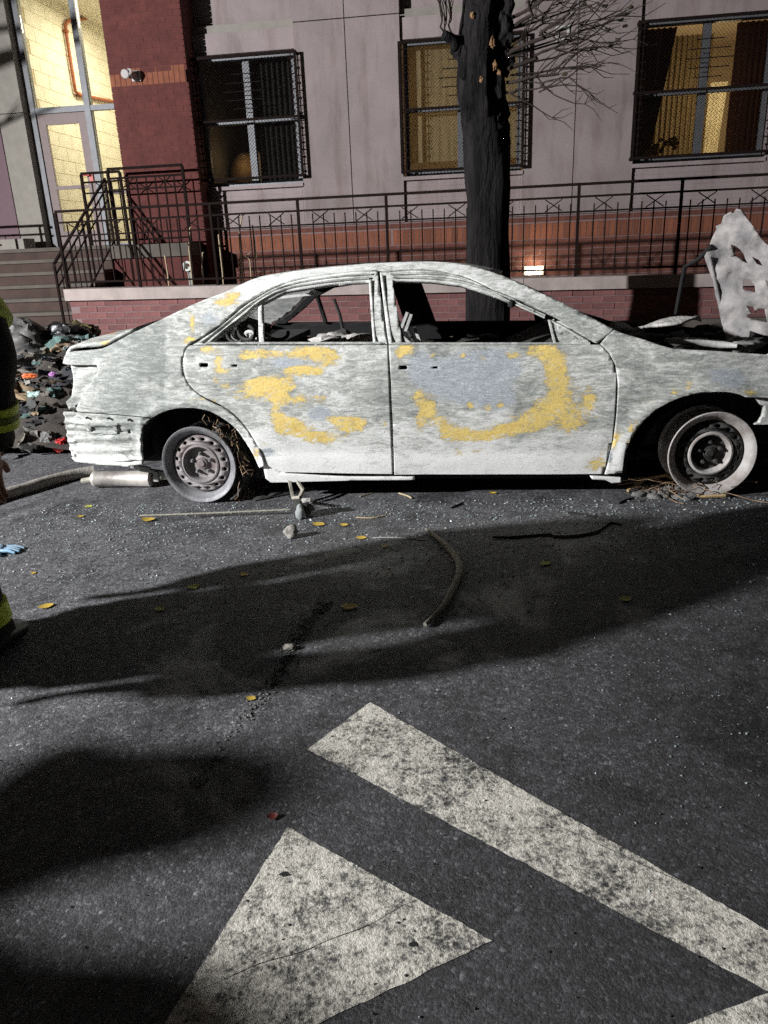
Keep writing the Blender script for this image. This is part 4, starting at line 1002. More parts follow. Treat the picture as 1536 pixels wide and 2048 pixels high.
# rear seat springs and ash heap
random.seed(11)
for k in range(9):
    c = at(452+12*k+random.uniform(-4, 4), 672+random.uniform(-8, 6), YC-.45+random.uniform(-.1, .2)); ps = []
    for i in range(15):
        a = i/14*pi*1.5 + k; ps.append(c+Vector((.055*cos(a)+.03*i/14, .05*sin(a*.7), .04*sin(a))))
    MB().tube(ps, .011, 6).build('seat_spring', M_BRIGHT if k in (4, 5, 6, 2) else M_CHAR, CAR, 60)
b = MB()
for k in range(18):
    c = at(random.uniform(640, 745), random.uniform(676, 690), YC-.15+random.uniform(-.15, .2)); b.blob(c, (.09, .08, .035), k, 2, .6)
b.build('seat_ash', M_ASHW, CAR, 50)
b = MB()
for k in range(26): b.blob((random.uniform(-1.3, .1), YC+random.uniform(-.6, .6), random.uniform(.5, .74)), (.16, .14, .08), k, 2, .6)
b.build('interior_debris', M_CHAR, CAR, 50)
# bent stay seen across the far rear window
a, c = at(668, 598, YC+.55), at(686, 661, YC+.6); MB().tube([a, a.lerp(c, .5)+Vector((.01, 0, 0)), c], .012).build('window_channel', M_CHAR, CAR)
# cowl scrap, wiper panel and engine bay rubble
def plate(name, px, Y, d, m, parent=CAR, noiseamp=.01, step=.03, holes=()):
    """free-standing sheet: traced outline on the plane Y(x), gridded, crumpled, real thickness"""
    pts = [(p.x, p.z) for p in (at(u, v, Y(u)) for u, v in px)]
    hs = [[(p.x, p.z) for p in (at(u, v, Y(u)) for u, v in h)] for h in holes]
    def fx(x, z):
        y = d(x, z); return Vector((x, y + noiseamp*noise.noise(Vector((x*9, z*9, 5))) + .5*noiseamp*noise.noise(Vector((x*25, z*25, 5))), z))
    vs, fs = grid_mesh([pts]+hs, step, fx)
    o = MB().add(vs, fs).build(name, m, parent, 40)
    md = o.modifiers.new('thickness', 'SOLIDIFY'); md.thickness = .012; md.offset = 0
    return o
# peeled cowl flap: a curled sheet lying across the cowl
vs = []; fs = []
F0 = at(1262, 664, YC-.66); F1 = at(1400, 634, YC-.58)
for i in range(15):
    t = i/14; c = F0.lerp(F1, t); w = .075*sin(pi*(.03+.95*t)**1.35)
    for j in range(7):
        s = j/6-.5
        vs.append(c + Vector((.02*s, s*2*w*.8+.02*sin(t*6), w*s*.75*2*.5 + .02*sin(t*3) - .03*(s+.5)**2 + .006*noise.noise(Vector((t*7, s*5, 3))))))
for i in range(14):
    for j in range(6): a = i*7+j; fs.append((a, a+1, a+8, a+7))
o = MB().add(vs, fs).build('cowl_flap', M_ASHW, CAR, 50); md = o.modifiers.new('t', 'SOLIDIFY'); md.thickness = .012
random.seed(5)
b = MB(); b.box((.80, YC-.62, .25), (1.9, YC+.62, .66))
for k in range(50):
    b.blob((random.uniform(.75, 1.9), YC+random.uniform(-.62, .6), random.uniform(.64, .73)), (random.uniform(.05, .12), .08, random.uniform(.02, .06)), k, 2, .6)
b.build('engine_rubble', M_CHAR, CAR, 40)
MB().tube([at(1330, 681, YC-.55), at(1385, 683, YC-.5), at(1440, 689, YC-.5), at(1475, 692, YC-.55)], [.014, .022, .022, .012], 8).build('hood_ledge', M_BRIGHT, CAR, 50)
MB().tube([at(1225, 652, YC-.45), at(1245, 655, YC-.3), at(1266, 660, YC-.2)], [.02, .03, .012], 8).build('cowl_scrap', M_ASHIN, CAR, 50)
MB().blob(at(1315, 676, YC-.5), (.07, .05, .02), 3, 2, .5).build('cowl_scrap', M_CHAR, CAR, 50)
MB().blob(at(1482, 690, YC-.45), (.10, .08, .045), 8, 3, .4).build('strut_top', M_ASHIN, CAR, 50)
# hood, torn up on end, its inner frame pierced
hood_px = [(1452,690),(1446,662),(1437,605),(1425,555),(1411,512),(1418,500),(1426,480),(1436,458),(1434,452),(1445,448),(1448,432),(1460,424),(1466,427),(1471,417),(1480,420),(1497,440),(1515,468),(1536,488),(1580,520),(1640,560),(1680,600),(1690,640),(1660,668),(1600,676),(1550,672),(1520,668),(1495,660),(1485,690)]
hood_h = [[(1465,488),(1477,492),(1493,506),(1502,528),(1494,524),(1479,513),(1471,502)], [(1509,512),(1522,520),(1530,533),(1518,528)], [(1491,557),(1508,560),(1515,572),(1514,586),(1490,581)], [(1489,610),(1504,613),(1507,620),(1530,616),(1531,645),(1502,638),(1491,632),(1502,626)],
          [(1536,560),(1562,570),(1570,590),(1545,590)], [(1560,610),(1600,612),(1610,640),(1570,645)], [(1560,535),(1590,550),(1600,565),(1572,556)]]
HOODX = 1.25
def hy(x, z): return 5.05 - (x-HOODX)*.55 + .03*sin(z*7) + .014*sin(x*17+z*12) + .010*sin(z*33-x*9)
def hY(u):
    d = ray(u, 560); # plane y = 5.05 - .55 (x - HOODX)
    t = (5.05+.55*HOODX)/(d.y+.55*d.x); return t*d.y
plate('hood', hood_px, hY, hy, M_HOOD, noiseamp=.028, step=.018, holes=hood_h)
# ribs pressed in the inner hood frame
for pts in ([(1448,650),(1438,600),(1427,550),(1419,514)],):
    ps = [at(u, v, hY(u)-.004) for u, v in smooth_line(pts, 3)]
    MB().tube(ps, .012, 7).build('hood_rib', M_HOOD, CAR, 60)
a = at(1424, 492, hY(1424)); c = at(1370, 533, 5.2); MB().tube([a, a.lerp(c, .5)+Vector((0, 0, -.02)), c, (c.x-.02, c.y+.1, .72)], .014, 7).build('hood_stay', M_SOOT, CAR, 50)
# bits at the right edge: lamp bracket under the fender
side_panel('lamp_bracket', [(1515,797),(1540,797),(1600,800),(1600,850),(1560,852),(1512,852),(1522,848),(1530,835),(1534,815),(1526,812)], inset=.03, step=.02)
# wheels
def wheel_at(loc, turn=0.0):
    w = thing('wheel', None, None); w.parent = CAR; w.location = Vector(loc)-Vector(CAR.location); w.rotation_euler = (0, 0, turn)
    return w
RX = Matrix.Rotation(radians(90), 4, 'X')         # local z of a lathe -> -Y (outer face)
def wheel_parts(w):
    def put(mb, name, m, sm=35): o = mb.build(name, m, None, sm); o.parent = w; return o
    rim = [(.192, -.20), (.219, -.20), (.221, -.192), (.205, -.186), (.196, -.17), (.188, -.14), (.172, -.11), (.172, -.06), (.186, -.03), (.196, -.012), (.205, -.004), (.219, .0), (.222, -.004), (.220, -.012), (.226, .002), (.222, .008), (.208, .004), (.198, -.006), (.186, -.024), (.180, -.03), (.166, -.055), (.166, -.11), (.182, -.14), (.190, -.17), (.192, -.20)]
    put(MB().lathe(rim, RX, 64), 'rim', M_STEEL)
    # disc: pierced ring
    n = 16; outer = [(.168*cos(2*pi*k/96), .168*sin(2*pi*k/96)) for k in range(96)]; inner = [(.118*cos(2*pi*k/96), .118*sin(2*pi*k/96)) for k in range(96)]
    hs = []
    for k in range(n):
        a = 2*pi*(k+.5)/n; cx, cy = .147*cos(a), .147*sin(a)
        hs.append([(cx+.0105*cos(t)*cos(a)-.0125*sin(t)*sin(a), cy+.0105*cos(t)*sin(a)+.0125*sin(t)*cos(a)) for t in (2*pi*j/12 for j in range(12))])
    tri = tessellate_polygon([[Vector((*p, 0)) for p in q] for q in [outer, inner]+hs])
    fl = [p for q in [outer, inner]+hs for p in q]
    o = put(MB().add([RX @ Vector((a, b, -.036+.012*(1-(sqrt(a*a+b*b)-.118)/.05))) for a, b in fl], [tuple(t) for t in tri]), 'disc', M_RIMDISC)
    md = o.modifiers.new('t', 'SOLIDIFY'); md.thickness = .006; md.offset = 0
    put(MB().lathe([(.118, -.026), (.112, -.016), (.104, -.014), (.098, -.020), (.094, -.036), (.090, -.052)], RX, 64), 'hub_dish', M_RIMDISC)
    put(MB().lathe([(.0895, -.0521), (.082, -.056), (.050, -.052), (.034, -.046), (.031, -.036), (.026, -.036), (.025, -.06)], RX, 64), 'hub_face', M_RIMDISC)
    put(MB().lathe([(.024, -.09), (.024, -.034), (.018, -.028), (0, -.028)], RX, 20), 'hub_cap', M_RIMDISC)
    for k in range(5):
        a = 2*pi*k/5+.35; put(MB().lathe([(.011, -.056), (.011, -.036), (.007, -.032), (.007, -.022), (0, -.022)], RX @ Matrix.Translation((.057*cos(a), .057*sin(a), 0)), 6), 'lug_nut', M_STEEL)
    put(MB().lathe([(.02, -.10), (.14, -.10), (.14, -.118), (.02, -.118)], RX, 40), 'brake_disc', M_CHAR)
w0 = wheel_at((-1.640, 3.955, .2), radians(-3)); wheel_parts(w0)
w0.location.z = .2035
M_RIMPALE = mat('pale_burnt_rim', (.44, .425, .41), .7, .3, 9, .3, col2=(.24, .20, .18))
for (x, y, z, t) in ((1.153, 3.955, .2535, radians(4)), (-1.64, 2*YC-3.955, .19, pi), (1.153, 2*YC-3.955, .23, pi)):
    w = wheel_at((x, y, z), t)
    for ch in w0.children:
        c = ch.copy(); COL.objects.link(c); c.parent = w
        if x > 0 and y < YC and ch.name.split('.')[0] in ('rim', 'hub_dish'):
            c.data = ch.data.copy(); c.data.materials[0] = M_RIMPALE
        elif x > 0 and y < YC and ch.name.split('.')[0] in ('disc', 'hub_face', 'hub_cap', 'lug_nut'):
            c.data = ch.data.copy(); c.data.materials[0] = M_CHAR  # hub parts blackened to paint the shade inside the front wheel
# muffler and pipe
a, c = at(186, 958, 4.30), at(306, 957, 4.30)
ax = (c-a).normalized(); q = ax.to_track_quat('Z', 'Y').to_matrix().to_4x4(); Ln = (c-a).length
MB().lathe([(0, 0), (.03, 0), (.048, .006), (.052, .02), (.052, .03), (.050, .035), (.050, Ln-.03), (.053, Ln-.025), (.053, Ln-.01), (.04, Ln), (0, Ln)], Matrix.Translation(a) @ q, 28).build('muffler', mat('sooty_aluminium_muffler', (.50, .47, .43), .5, .5, 5, .25, .3, col2=(.13, .11, .10)), CAR, 40)
MB().tube([c, c+Vector((.06, 0, .02)), c+Vector((.12, -.02, .05)), c+Vector((.28, .02, .1))], .026, 10).build('exhaust_pipe', M_RUBBER, CAR, 40)
MB().bar(at(280, 938, 4.22), at(330, 946, 4.22), .03, .02).bar(at(312, 942, 4.2), at(314, 962, 4.2), .03).bar(at(262, 932, 4.2), at(300, 938, 4.2), .02).build('exhaust_hanger', M_ASHIN, CAR)
MB().tube([at(186, 958, 4.30), at(165, 962, 4.31)], .018, 8).build('tail_pipe', M_RUBBER, CAR, 40)
MB().box((-2.35, YC-.55, .20), (-1.98, YC+.6, .30)).build('rear_crossmember', M_SOOT, CAR)
# remains of the rear tyre and mudflap: torn wire belts
random.seed(3)
vs = []; fs = []
for i in range(17):
    t = i/16; a = radians(62-125*t)
    for j in range(7):
        s = j/6; r = .238+.02*noise.noise(Vector((t*5, s*4, 1)))+.02*s
        p = Vector((-1.64 + r*cos(a)*1.0 + .05*t*t, 3.965+.17*s + .02*noise.noise(Vector((t*9, s*6, 7))), max(.0, .205 + r*sin(a))))
        vs.append(p)
for i in range(16):
    for j in range(6):
        if random.random() < .9: a = i*7+j; fs.append((a, a+1, a+8, a+7))
o = MB().add(vs, fs).build('tyre_remains', M_CHAR, CAR, 50); md = o.modifiers.new('t', 'SOLIDIFY'); md.thickness = .012
b = MB()
for k in range(46):
    a = radians(random.uniform(-50, 80)); r = random.uniform(.225, .27); p = Vector((-1.64+r*cos(a), 3.95+random.uniform(0, .15), .205+r*sin(a))); ps = [p]
    for i in range(4): ps.append(ps[-1]+Vector((random.uniform(-.02, .035), random.uniform(-.03, .02), random.uniform(-.05, .03))))
    b.tube([Vector((q.x, q.y, max(q.z, gz(q.x)+.004))) for q in ps], .0022, 4)
for k in range(40):
    p = Vector((1.153+random.uniform(-.32, .08), 3.93+random.uniform(-.02, .15), .02+random.uniform(0, .09))); ps = [p]; d = Vector((random.uniform(-.06, .06), random.uniform(-.03, .03), 0))
    for i in range(4): ps.append(ps[-1]+d+Vector((random.uniform(-.015, .015), random.uniform(-.02, .01), random.uniform(-.02, .018))))
    b.tube([Vector((q.x, q.y, max(q.z, gz(q.x)+.004))) for q in ps], .0024, 4)
b.build('tyre_wires', mat('rusty_wire', (.30, .20, .12), .7, .5, 20, .2), CAR)['kind'] = 'stuff'
# tarp-like mudflap scrap behind the rear wheel
vs = []; fs = []
P0 = [(512, 1006), (530, 992), (560, 982), (590, 978), (610, 984)]
for i in range(13):
    t = i/12
    for j in range(6):
        s = j/5; g = gnd(505+115*t, 1004-22*t*(1-s)-12*s)
        vs.append(Vector((g.x, g.y+.10*s, gz(g.x)+.006+.05*sin(pi*s)*abs(noise.noise(Vector((t*4, s*3, 9))))+.025*sin(pi*t)*sin(pi*s))))
for i in range(12):
    for j in range(5): a = i*6+j; fs.append((a, a+1, a+7, a+6))
MB().add(vs, fs).build('liner_scrap', M_CHAR, CAR, 50)
# seat of debris under the raised front rim
b = MB()
for k in range(60):
    x = 1.153+random.gauss(-.08, .13); y = 3.97+random.uniform(-.06, .22); b.blob((x, y, gz(x)+.012), (random.uniform(.015, .05), .025, random.uniform(.008, .022)), k, 1, .6)
b.build('rim_ash', M_CHIPS, CAR, 50)
b = MB(); b.tube([gnd(1255, 985)+Vector((0,0,.01)), gnd(1290, 975)+Vector((0,0,.05)), gnd(1330, 975)+Vector((0,0,.07)), gnd(1365, 985)+Vector((0,0,.045)), gnd(1400, 998)+Vector((0,0,.012)), gnd(1450, 998)+Vector((0,0,.02))], .009, 6); b.build('bead_wire', mat('rust_bead', (.40, .28, .14), .8, .4, 15, .3), CAR, 50)

# ------------------------------------------------------------------ fire fighter at the left edge of the frame
def firefighter(name, label, off=(0, 0, 0), group=None):
    ox, oy = off[0], off[1]; P0 = Vector((-1.895, 2.16, gz(-1.895)))
    T = thing(name, label, 'person', P0, group)
    V = lambda x, y, z: Vector((P0.x+x, P0.y+y, P0.z+z))
    # continuous body: skin over a skeleton (facing +Y, right hand on +X)
    J = [('pelvis', None, (0, 0, .95), .13), ('waist', 0, (0, .01, 1.1), .12), ('chest', 1, (0, 0, 1.33), .15), ('neck', 2, (0, .01, 1.50), .062), ('neck2', 3, (0, .02, 1.57), .058), ('head', 4, (0, .035, 1.67), .092), ('crown', 5, (0, .03, 1.77), .075)]
    for s, hx, kx, fx_, dy, sh, el, wr in ((1, .10, .10, .09, 0, (.20, 0, 1.44), (.385, -.06, 1.13), (.32, -.03, .80)), (-1, -.10, -.13, -.18, .08, (-.20, 0, 1.44), (-.335, -.05, 1.14), (-.33, .02, .82))):
        n = len(J)
        J += [('hip', 0, (hx, 0, .90), .10), ('knee', n, (kx, .03+dy*.6, .50), .062), ('ankle', n+1, (fx_, dy-.02, .10), .045), ('toe', n+2, (fx_+.02*s, dy+.15, .05), .035),
              ('shoulder', 2, sh, .075), ('elbow', n+4, el, .05), ('wrist', n+5, wr, .032)]
        w = Vector(wr); d = (w-Vector(el)).normalized(); palm = w+d*.085
        m = len(J); J.append(('palm', n+6, tuple(palm), .036))
        ac = Vector((.25*s, 1, 0)); ac = (ac - d*ac.dot(d)).normalized(); nn = d.cross(ac)
        for q, (o, ln) in enumerate(((.030, .075), (.010, .085), (-.011, .080), (-.031, .062))):
            b_ = palm + ac*o*.9 + d*.012; k = len(J)
            e1 = b_ + d*ln*.45 + nn*.006*s; e2 = e1 + (d + nn*.5*s)*ln*.35; e3 = e2 + (d*.6+nn*.8*s)*ln*.25
            J += [('finger', m, tuple(b_), .0105), ('finger', k, tuple(e1), .0095), ('finger', k+1, tuple(e2), .0088), ('finger', k+2, tuple(e3), .0075)]
        k = len(J); t0 = w + d*.045 + ac*.028; t1 = t0 + (d*.6+ac*.7)*.035; t2 = t1 + (d+ac*.25+nn*.2*s)*.030
        J += [('thumb', m, tuple(t0), .013), ('thumb', k, tuple(t1), .012), ('thumb', k+1, tuple(t2), .009)]
    me = bpy.data.meshes.new('body'); me.from_pydata([j[2] for j in J], [(j[1], i) for i, j in enumerate(J) if j[1] is not None], [])
    o = bpy.data.objects.new('body', me); COL.objects.link(o); o.parent = T
    sk = o.modifiers.new('skin', 'SKIN'); sk.use_smooth_shade = True
    for i, j in enumerate(J): me.skin_vertices[0].data[i].radius = (j[3], j[3])
    me.skin_vertices[0].data[0].use_root = True
    ss = o.modifiers.new('sub', 'SUBSURF'); ss.levels = 1; ss.render_levels = 2
    me.materials.append(M_SKIN)
    def put(mb, nm, m, sm=50): return mb.build(nm, m, T, sm)
    # face
    put(MB().blob(V(0, .128, 1.665), (.013, .022, .026), 1, 2, .05).add([], []), 'nose', M_SKIN)
    for s in (-1, 1): put(MB().blob(V(.033*s, .108, 1.69), .012, 1, 2, .0), 'eye', M_SILV); put(MB().blob(V(.09*s, .02, 1.67), (.012, .022, .034), 1, 2, .1), 'ear', M_SKIN)
    put(MB().tube([V(-.026, .112, 1.622), V(0, .122, 1.62), V(.026, .112, 1.622)], .006, 6), 'mouth', mat('lip', (.30, .12, .09), .6, .1, 9, 0))
    # helmet
    put(MB().lathe([(0, .16), (.06, .152), (.105, .11), (.122, .05), (.126, .01), (.165, -.012), (.17, -.018), (.12, -.008), (.115, .05), (.09, .11), (0, .14)], Matrix.Translation(V(0, .02, 1.70)) @ Matrix.Scale(1.18, 4, (0, 1, 0)), 40), 'helmet', M_HELM, 60)
    def loft(rings, n=28, fold=.012, seed=0):
        """rings: (centre, rx, ry) stacked along a limb; cloth folds from noise"""
        vs = []; fs = []; m = len(rings); ref = Vector((1, 0, 0))
        for i, (c, rx, ry) in enumerate(rings):
            c = Vector(c); d = Vector(rings[min(i+1, m-1)][0]) - Vector(rings[max(i-1, 0)][0]); d.normalize()
            x = (Vector((1, 0, 0)) - d*d.x)
            if x.length < .2: x = Vector((0, 0, 1)) - d*d.z
            x.normalize(); y = d.cross(x)
            for k in range(n):
                a = 2*pi*k/n; w = 1+fold/.1*noise.noise(Vector((cos(a)*1.5, sin(a)*1.5, i*.55+seed*3)))+fold/.25*noise.noise(Vector((cos(a)*3.5, sin(a)*3.5, i*1.6+seed)))
                vs.append(c + x*cos(a)*rx*w + y*sin(a)*ry*w)
        for i in range(m-1):
            for k in range(n): fs.append((i*n+k, i*n+(k+1) % n, (i+1)*n+(k+1) % n, (i+1)*n+k))
        fs += [tuple(range(n)), tuple((m-1)*n+k for k in range(n))]
        return MB().add(vs, fs)
    def path(pts, rs, k=5):
        out = []
        sp = smooth_line([tuple(p) for p in pts], k)
        sr = smooth_line([tuple(r) for r in rs], k)
        return [(Vector(p), r[0], r[1]) for p, r in zip(sp, sr)]
    put(loft(path([V(0, .0, .66), V(0, .0, .82), V(0, .0, 1.0), V(0, .0, 1.22), V(0, .0, 1.40), V(0, .0, 1.485), V(0, .01, 1.53)], [(.275, .205), (.265, .20), (.235, .175), (.24, .17), (.24, .15), (.15, .11), (.085, .085)])), 'turnout_coat', M_TURN, 60)
    for s, el, wr in ((1, (.385, -.06, 1.13), (.32, -.03, .80)), (-1, (-.335, -.05, 1.14), (-.33, .02, .82))):
        sh = Vector((.17*s, 0, 1.45)); el = Vector(el); wr = Vector(wr); cu = wr + (wr-el).normalized()*-.02
        pts = [V(*sh), V(*(sh.lerp(el, .5)+Vector((.03*s, 0, .02)))), V(*el), V(*(el.lerp(cu, .5))), V(*cu)]
        put(loft(path(pts, [(.10, .105), (.096, .10), (.09, .095), (.083, .085), (.070, .072)]), seed=s), 'sleeve', M_TURN, 60)
        f = lambda t: V(*el).lerp(V(*cu), t)
        for t0, t1, m, nm in ((.55, .63, M_LIME, 'reflective_band'), (.632, .70, M_LIMED, 'reflective_stripe'), (.702, .78, M_LIME, 'reflective_band')):
            put(loft([(f(t0), .094, .096), (f((t0+t1)/2), .094, .096), (f(t1), .092, .094)], fold=.004, seed=s), nm, m, 60)
        g_ = lambda t: V(*sh).lerp(V(*el), t)+Vector((.02*s, 0, .015))
        put(loft([(g_(.78), .112, .114), (g_(.92), .108, .110)], fold=.004, seed=s), 'reflective_band', M_LIME, 60)
    for zz, m in ((.72, M_LIME), (1.22, M_LIME)):
        put(loft([(V(0, 0, zz), .282, .214), (V(0, 0, zz+.075), .278, .210)], fold=.006), 'reflective_band', m, 60)
    for s, hx, kx, fx_, dy in ((1, .10, .10, .095, 0), (-1, -.10, -.13, -.18, .08)):
        pts = [V(hx, 0, .92), V(hx+.01*s, .01, .75), V(kx, .03+dy*.5, .50), V(fx_-.01*s, dy, .28), V(fx_, dy, .105)]
        put(loft(path(pts, [(.135, .14), (.13, .14), (.112, .118), (.108, .112), (.115, .122)]), seed=s+5), 'trouser_leg', M_TURN, 60)
        put(loft([(V(fx_-.003*s, dy, .155), .122, .128), (V(fx_-.006*s, dy, .225), .120, .124)], fold=.004, seed=s+5), 'reflective_band', M_LIME, 60)
        bt = path([V(fx_, dy-.075, .05), V(fx_, dy-.03, .07), V(fx_+.005*s, dy+.08, .055), V(fx_+.01*s, dy+.19, .04), V(fx_+.01*s, dy+.225, .035)], [(.045, .045), (.056, .066), (.055, .05), (.05, .038), (.02, .02)], 4)
        b = loft(bt, fold=.002); b.tube([V(fx_, dy-.02, .06), V(fx_, dy, .2)], [.06, .065], 16)
        put(b, 'boot', M_HELM, 60)
    return T
FF = firefighter('person', 'person in black turnout gear with lime reflective bands cut off by the left edge', )
def copy_tree(o, parent=None):
    c = o.copy(); COL.objects.link(c)
    if parent: c.parent = parent
    for ch in o.children: copy_tree(ch, c)
    return c
for (x, y, rz, lab) in ((-2.80, 1.80, radians(-68), 'person in turnout gear added just out of frame to widen the long road shadow'), (-4.50, .50, -.4, 'person in turnout gear farthest left outside the frame, casting the corner shadow'), (-4.42, .12, -.2, 'person in turnout gear nearest the floodlight, outside the frame')):
    c = copy_tree(FF); c.location = (x, y, gz(x)); c.rotation_euler = (0, 0, rz); c['label'] = lab  # first copy is an unseen figure added to widen the long shadow

# ------------------------------------------------------------------ rubbish heap between the car and the stoop
random.seed(21)
b = MB(); nx, ny = 34, 22
def heap(x, y):
    h = .62*exp(-((x+3.75)/.85)**2-((y-6.15)/.75)**2) + .25*exp(-((x+3.1)/.5)**2-((y-6.0)/.5)**2)
    return h*(1+.35*noise.noise(Vector((x*3, y*3, 1)))) + .07*noise.noise(Vector((x*8, y*8, 4)))*min(1, h*5)
vs = [(-5.4+3.2*i/(nx-1), 5.1+2.3*j/(ny-1), 0) for i in range(nx) for j in range(ny)]
vs = [(x, y, gz(x) + .003 + (.14 if y > KERB else .14*max(0, min(1, (y-KERB+.2)/.2)))*0 + heap(x, y)) for x, y, z in vs]
fs = [(i*ny+j, (i+1)*ny+j, (i+1)*ny+j+1, i*ny+j+1) for i in range(nx-1) for j in range(ny-1)]
b.add(vs, fs).build('rubbish_mound', mat('sodden_rubbish', (.06, .05, .042), .9, .6, 9, .8, col2=(.015, .013, .012)), None, 60)['kind'] = 'stuff'
def scrap(b, c, s):
    n = 5; R = Matrix.Rotation(random.uniform(0, 6.3), 3, 'Z') @ Matrix.Rotation(random.uniform(-.9, 1.3), 3, 'X'); asp = random.uniform(.4, 1); sd = random.uniform(0, 99)
    vs = [Vector(c) + R @ Vector(((i/4-.5)*2*s*(1+.3*noise.noise(Vector((j, sd, 0)))), (j/4-.5)*2*s*asp*(1+.3*noise.noise(Vector((i, sd, 5)))), s*.7*noise.noise(Vector((i*.7, j*.7, sd))))) for i in range(n) for j in range(n)]
    b.add(vs, [(i*n+j, (i+1)*n+j, (i+1)*n+j+1, i*n+j+1) for i in range(n-1) for j in range(n-1)])
PAL = [(.42, .40, .36), (.30, .27, .22), (.10, .10, .10), (.18, .30, .28), (.35, .25, .15), (.50, .48, .44), (.06, .06, .07), (.22, .19, .16)]
pm = [mat('litter_%s' % w, tuple(k*.6 for k in c), .8, .4, 12, .4, rnd=.5) for w, c in zip(('white', 'tan', 'dark', 'teal', 'brown', 'paper', 'black', 'grey'), PAL)]
for i, m in enumerate(pm):
    b = MB()
    for k in range(60):
        x = random.gauss(-3.75, .45); y = random.gauss(5.85, .35); z = gz(x)+heap(x, y)+.01
        scrap(b, (x, y, z), random.uniform(.02, .075))
    for k in range(7):
        x = random.gauss(-3.8, .45); y = random.gauss(5.95, .35); r = random.uniform(.05, .13); b.blob((x, y, gz(x)+heap(x, y)), (r*1.3, r, r*.7), k+i*17, 3, .8)
    b.build('litter', m, None, 40)['kind'] = 'stuff'
def crumple(name, lab, cat, c, r, m, seed, rough=.7, n=4, grp=None):
    q = MB().blob(c, r, seed, n, rough*.5); c = Vector(c)
    for i, p in enumerate(q.v):
        d = p-c; e = d.normalized()*2.2+Vector((seed, 0, 0))
        q.v[i] = c + d*(1 + .5*rough*(abs(noise.noise(e*1.6))+.6*abs(noise.noise(e*3.7))+.35*abs(noise.noise(e*8)) - .35))
    return tag(q.build(name, m, None, 42, loc=c), lab, cat, grp)
Yh = 5.6
M_RED = mat('red_wrapper', (.52, .03, .03), .5, .3, 15, .3); M_BLK = mat('black_plastic', (.012, .012, .013), .35, .4, 10, .4); M_WHT = mat('white_plastic', (.12, .115, .11), .6, .3, 10, .4)
crumple('rubbish_packet', 'bright red crumpled packet on the ground behind the rear bumper', 'litter', at(119, 889, 5.2), (.065, .05, .05), M_RED, 4)
crumple('rubbish_packet', 'pale crumpled packaging next to the red packet at the heap foot', 'litter', at(96, 878, 5.2), (.065, .05, .05), M_WHT, 9)
crumple('plastic_bag', 'large white bag on top of the rubbish heap by the steps', 'bag', at(42, 690, 6.4), (.26, .2, .22), M_WHT, 5, .5)
crumple('plastic_bag', 'large black bag behind the trunk lid against the low wall', 'bag', at(128, 682, 6.6), (.24, .2, .17), M_BLK, 6, .5)
crumple('plastic_bag', 'black bag lying over the curb stone behind the car trunk', 'bag', at(158, 672, 6.9), (.2, .16, .12), mat('yellowish_bag', (.12, .10, .03), .5, .6, 6, .4, col2=(.012, .012, .012)), 7, .5)
crumple('rubbish_strip', 'bright blue plastic strip low in the rubbish heap', 'litter', at(97, 818, Yh), (.075, .03, .025), mat('blue_plastic', (.05, .22, .42), .5, .3, 12, .3), 8)
crumple('rubbish_scrap', 'orange scrap high in the rubbish heap beside the person', 'litter', at(60, 752, Yh), (.06, .03, .02), mat('orange_plastic', (.55, .12, .03), .5, .3, 12, .3), 3)
crumple('rubbish_scrap', 'small violet scrap near the rear corner of the car', 'litter', at(106, 749, Yh), (.03, .02, .02), mat('violet_plastic', (.30, .12, .32), .5, .3, 12, .3), 2)
crumple('rubbish_scrap', 'teal white crumpled film in the middle of the heap', 'litter', at(72, 790, Yh), (.07, .04, .04), mat('teal_film', (.32, .45, .42), .5, .3, 12, .3), 12)
crumple('cardboard_piece', 'brown cardboard scrap at the left foot of the heap', 'cardboard', at(78, 855, Yh-.2), (.10, .05, .04), pm[4], 13)
crumple('plastic_bag', 'small black bag at the foot of the heap near the hose', 'bag', at(62, 885, 5.3), (.10, .08, .10), M_BLK, 14, .5)
p = at(60, 655, 7.5); tag(MB().box((-5.6, 7.3, .40), (-4.25, 7.42, .52)).build('timber_beam', M_STEP, None, loc=(-4.9, 7.36, .4)), 'brown timber lying along the lowest visible step', 'timber')
tag(MB().box((-4.85, 6.9, .16), (-4.1, 7.0, .30)).build('timber_beam', M_STEP, None, loc=(-4.5, 6.95, .16)), 'short dark timber between the black bag and the white bag', 'timber')

# ------------------------------------------------------------------ hose, loose parts and litter on the road
hp = [gnd(u, v) for u, v in ((-60, 1022), (0, 1003), (60, 985), (115, 968), (160, 957), (190, 952))]
hp = [Vector(p) for p in smooth_line([tuple(p) for p in hp], 6)]
hr = [.037+.004*noise.noise(Vector((i*.4, 0, 3))) for i in range(len(hp))]
hp0 = [Vector((-9, 3.2, gz(-9))), Vector((-6, 3.7, gz(-6)))]
tag(MB().tube([Vector((p.x, p.y, gz(p.x)+.035)) for p in hp0+hp], [.037]*2+hr, 14).build('fire_hose', M_HOSE, None, 60, loc=hp[3]), 'grey canvas fire hose lying on the road behind the car', 'hose')
v = gnd(15, 1104); b = MB().blob(v+Vector((-.05, 0, .018)), (.045, .04, .018), 3, 3, .4)
for k in range(4): b.tube([v+Vector((-.02, -.025+.017*k, .016)), v+Vector((.03, -.03+.02*k, .02)), v+Vector((.065+.01*(k % 2), -.034+.022*k, .01))], [.011, .010, .007], 8)
b.tube([v+Vector((-.05, -.03, .015)), v+Vector((-.02, -.06, .014)), v+Vector((.01, -.07, .012))], [.012, .01, .008], 8)
tag(b.build('rubber_glove', mat('blue_nitrile', (.13, .30, .45), .55, .25, 15, .25, col2=(.30, .36, .42)), None, 60, loc=v), 'crumpled pale blue rubber glove on the road at the left edge', 'glove')
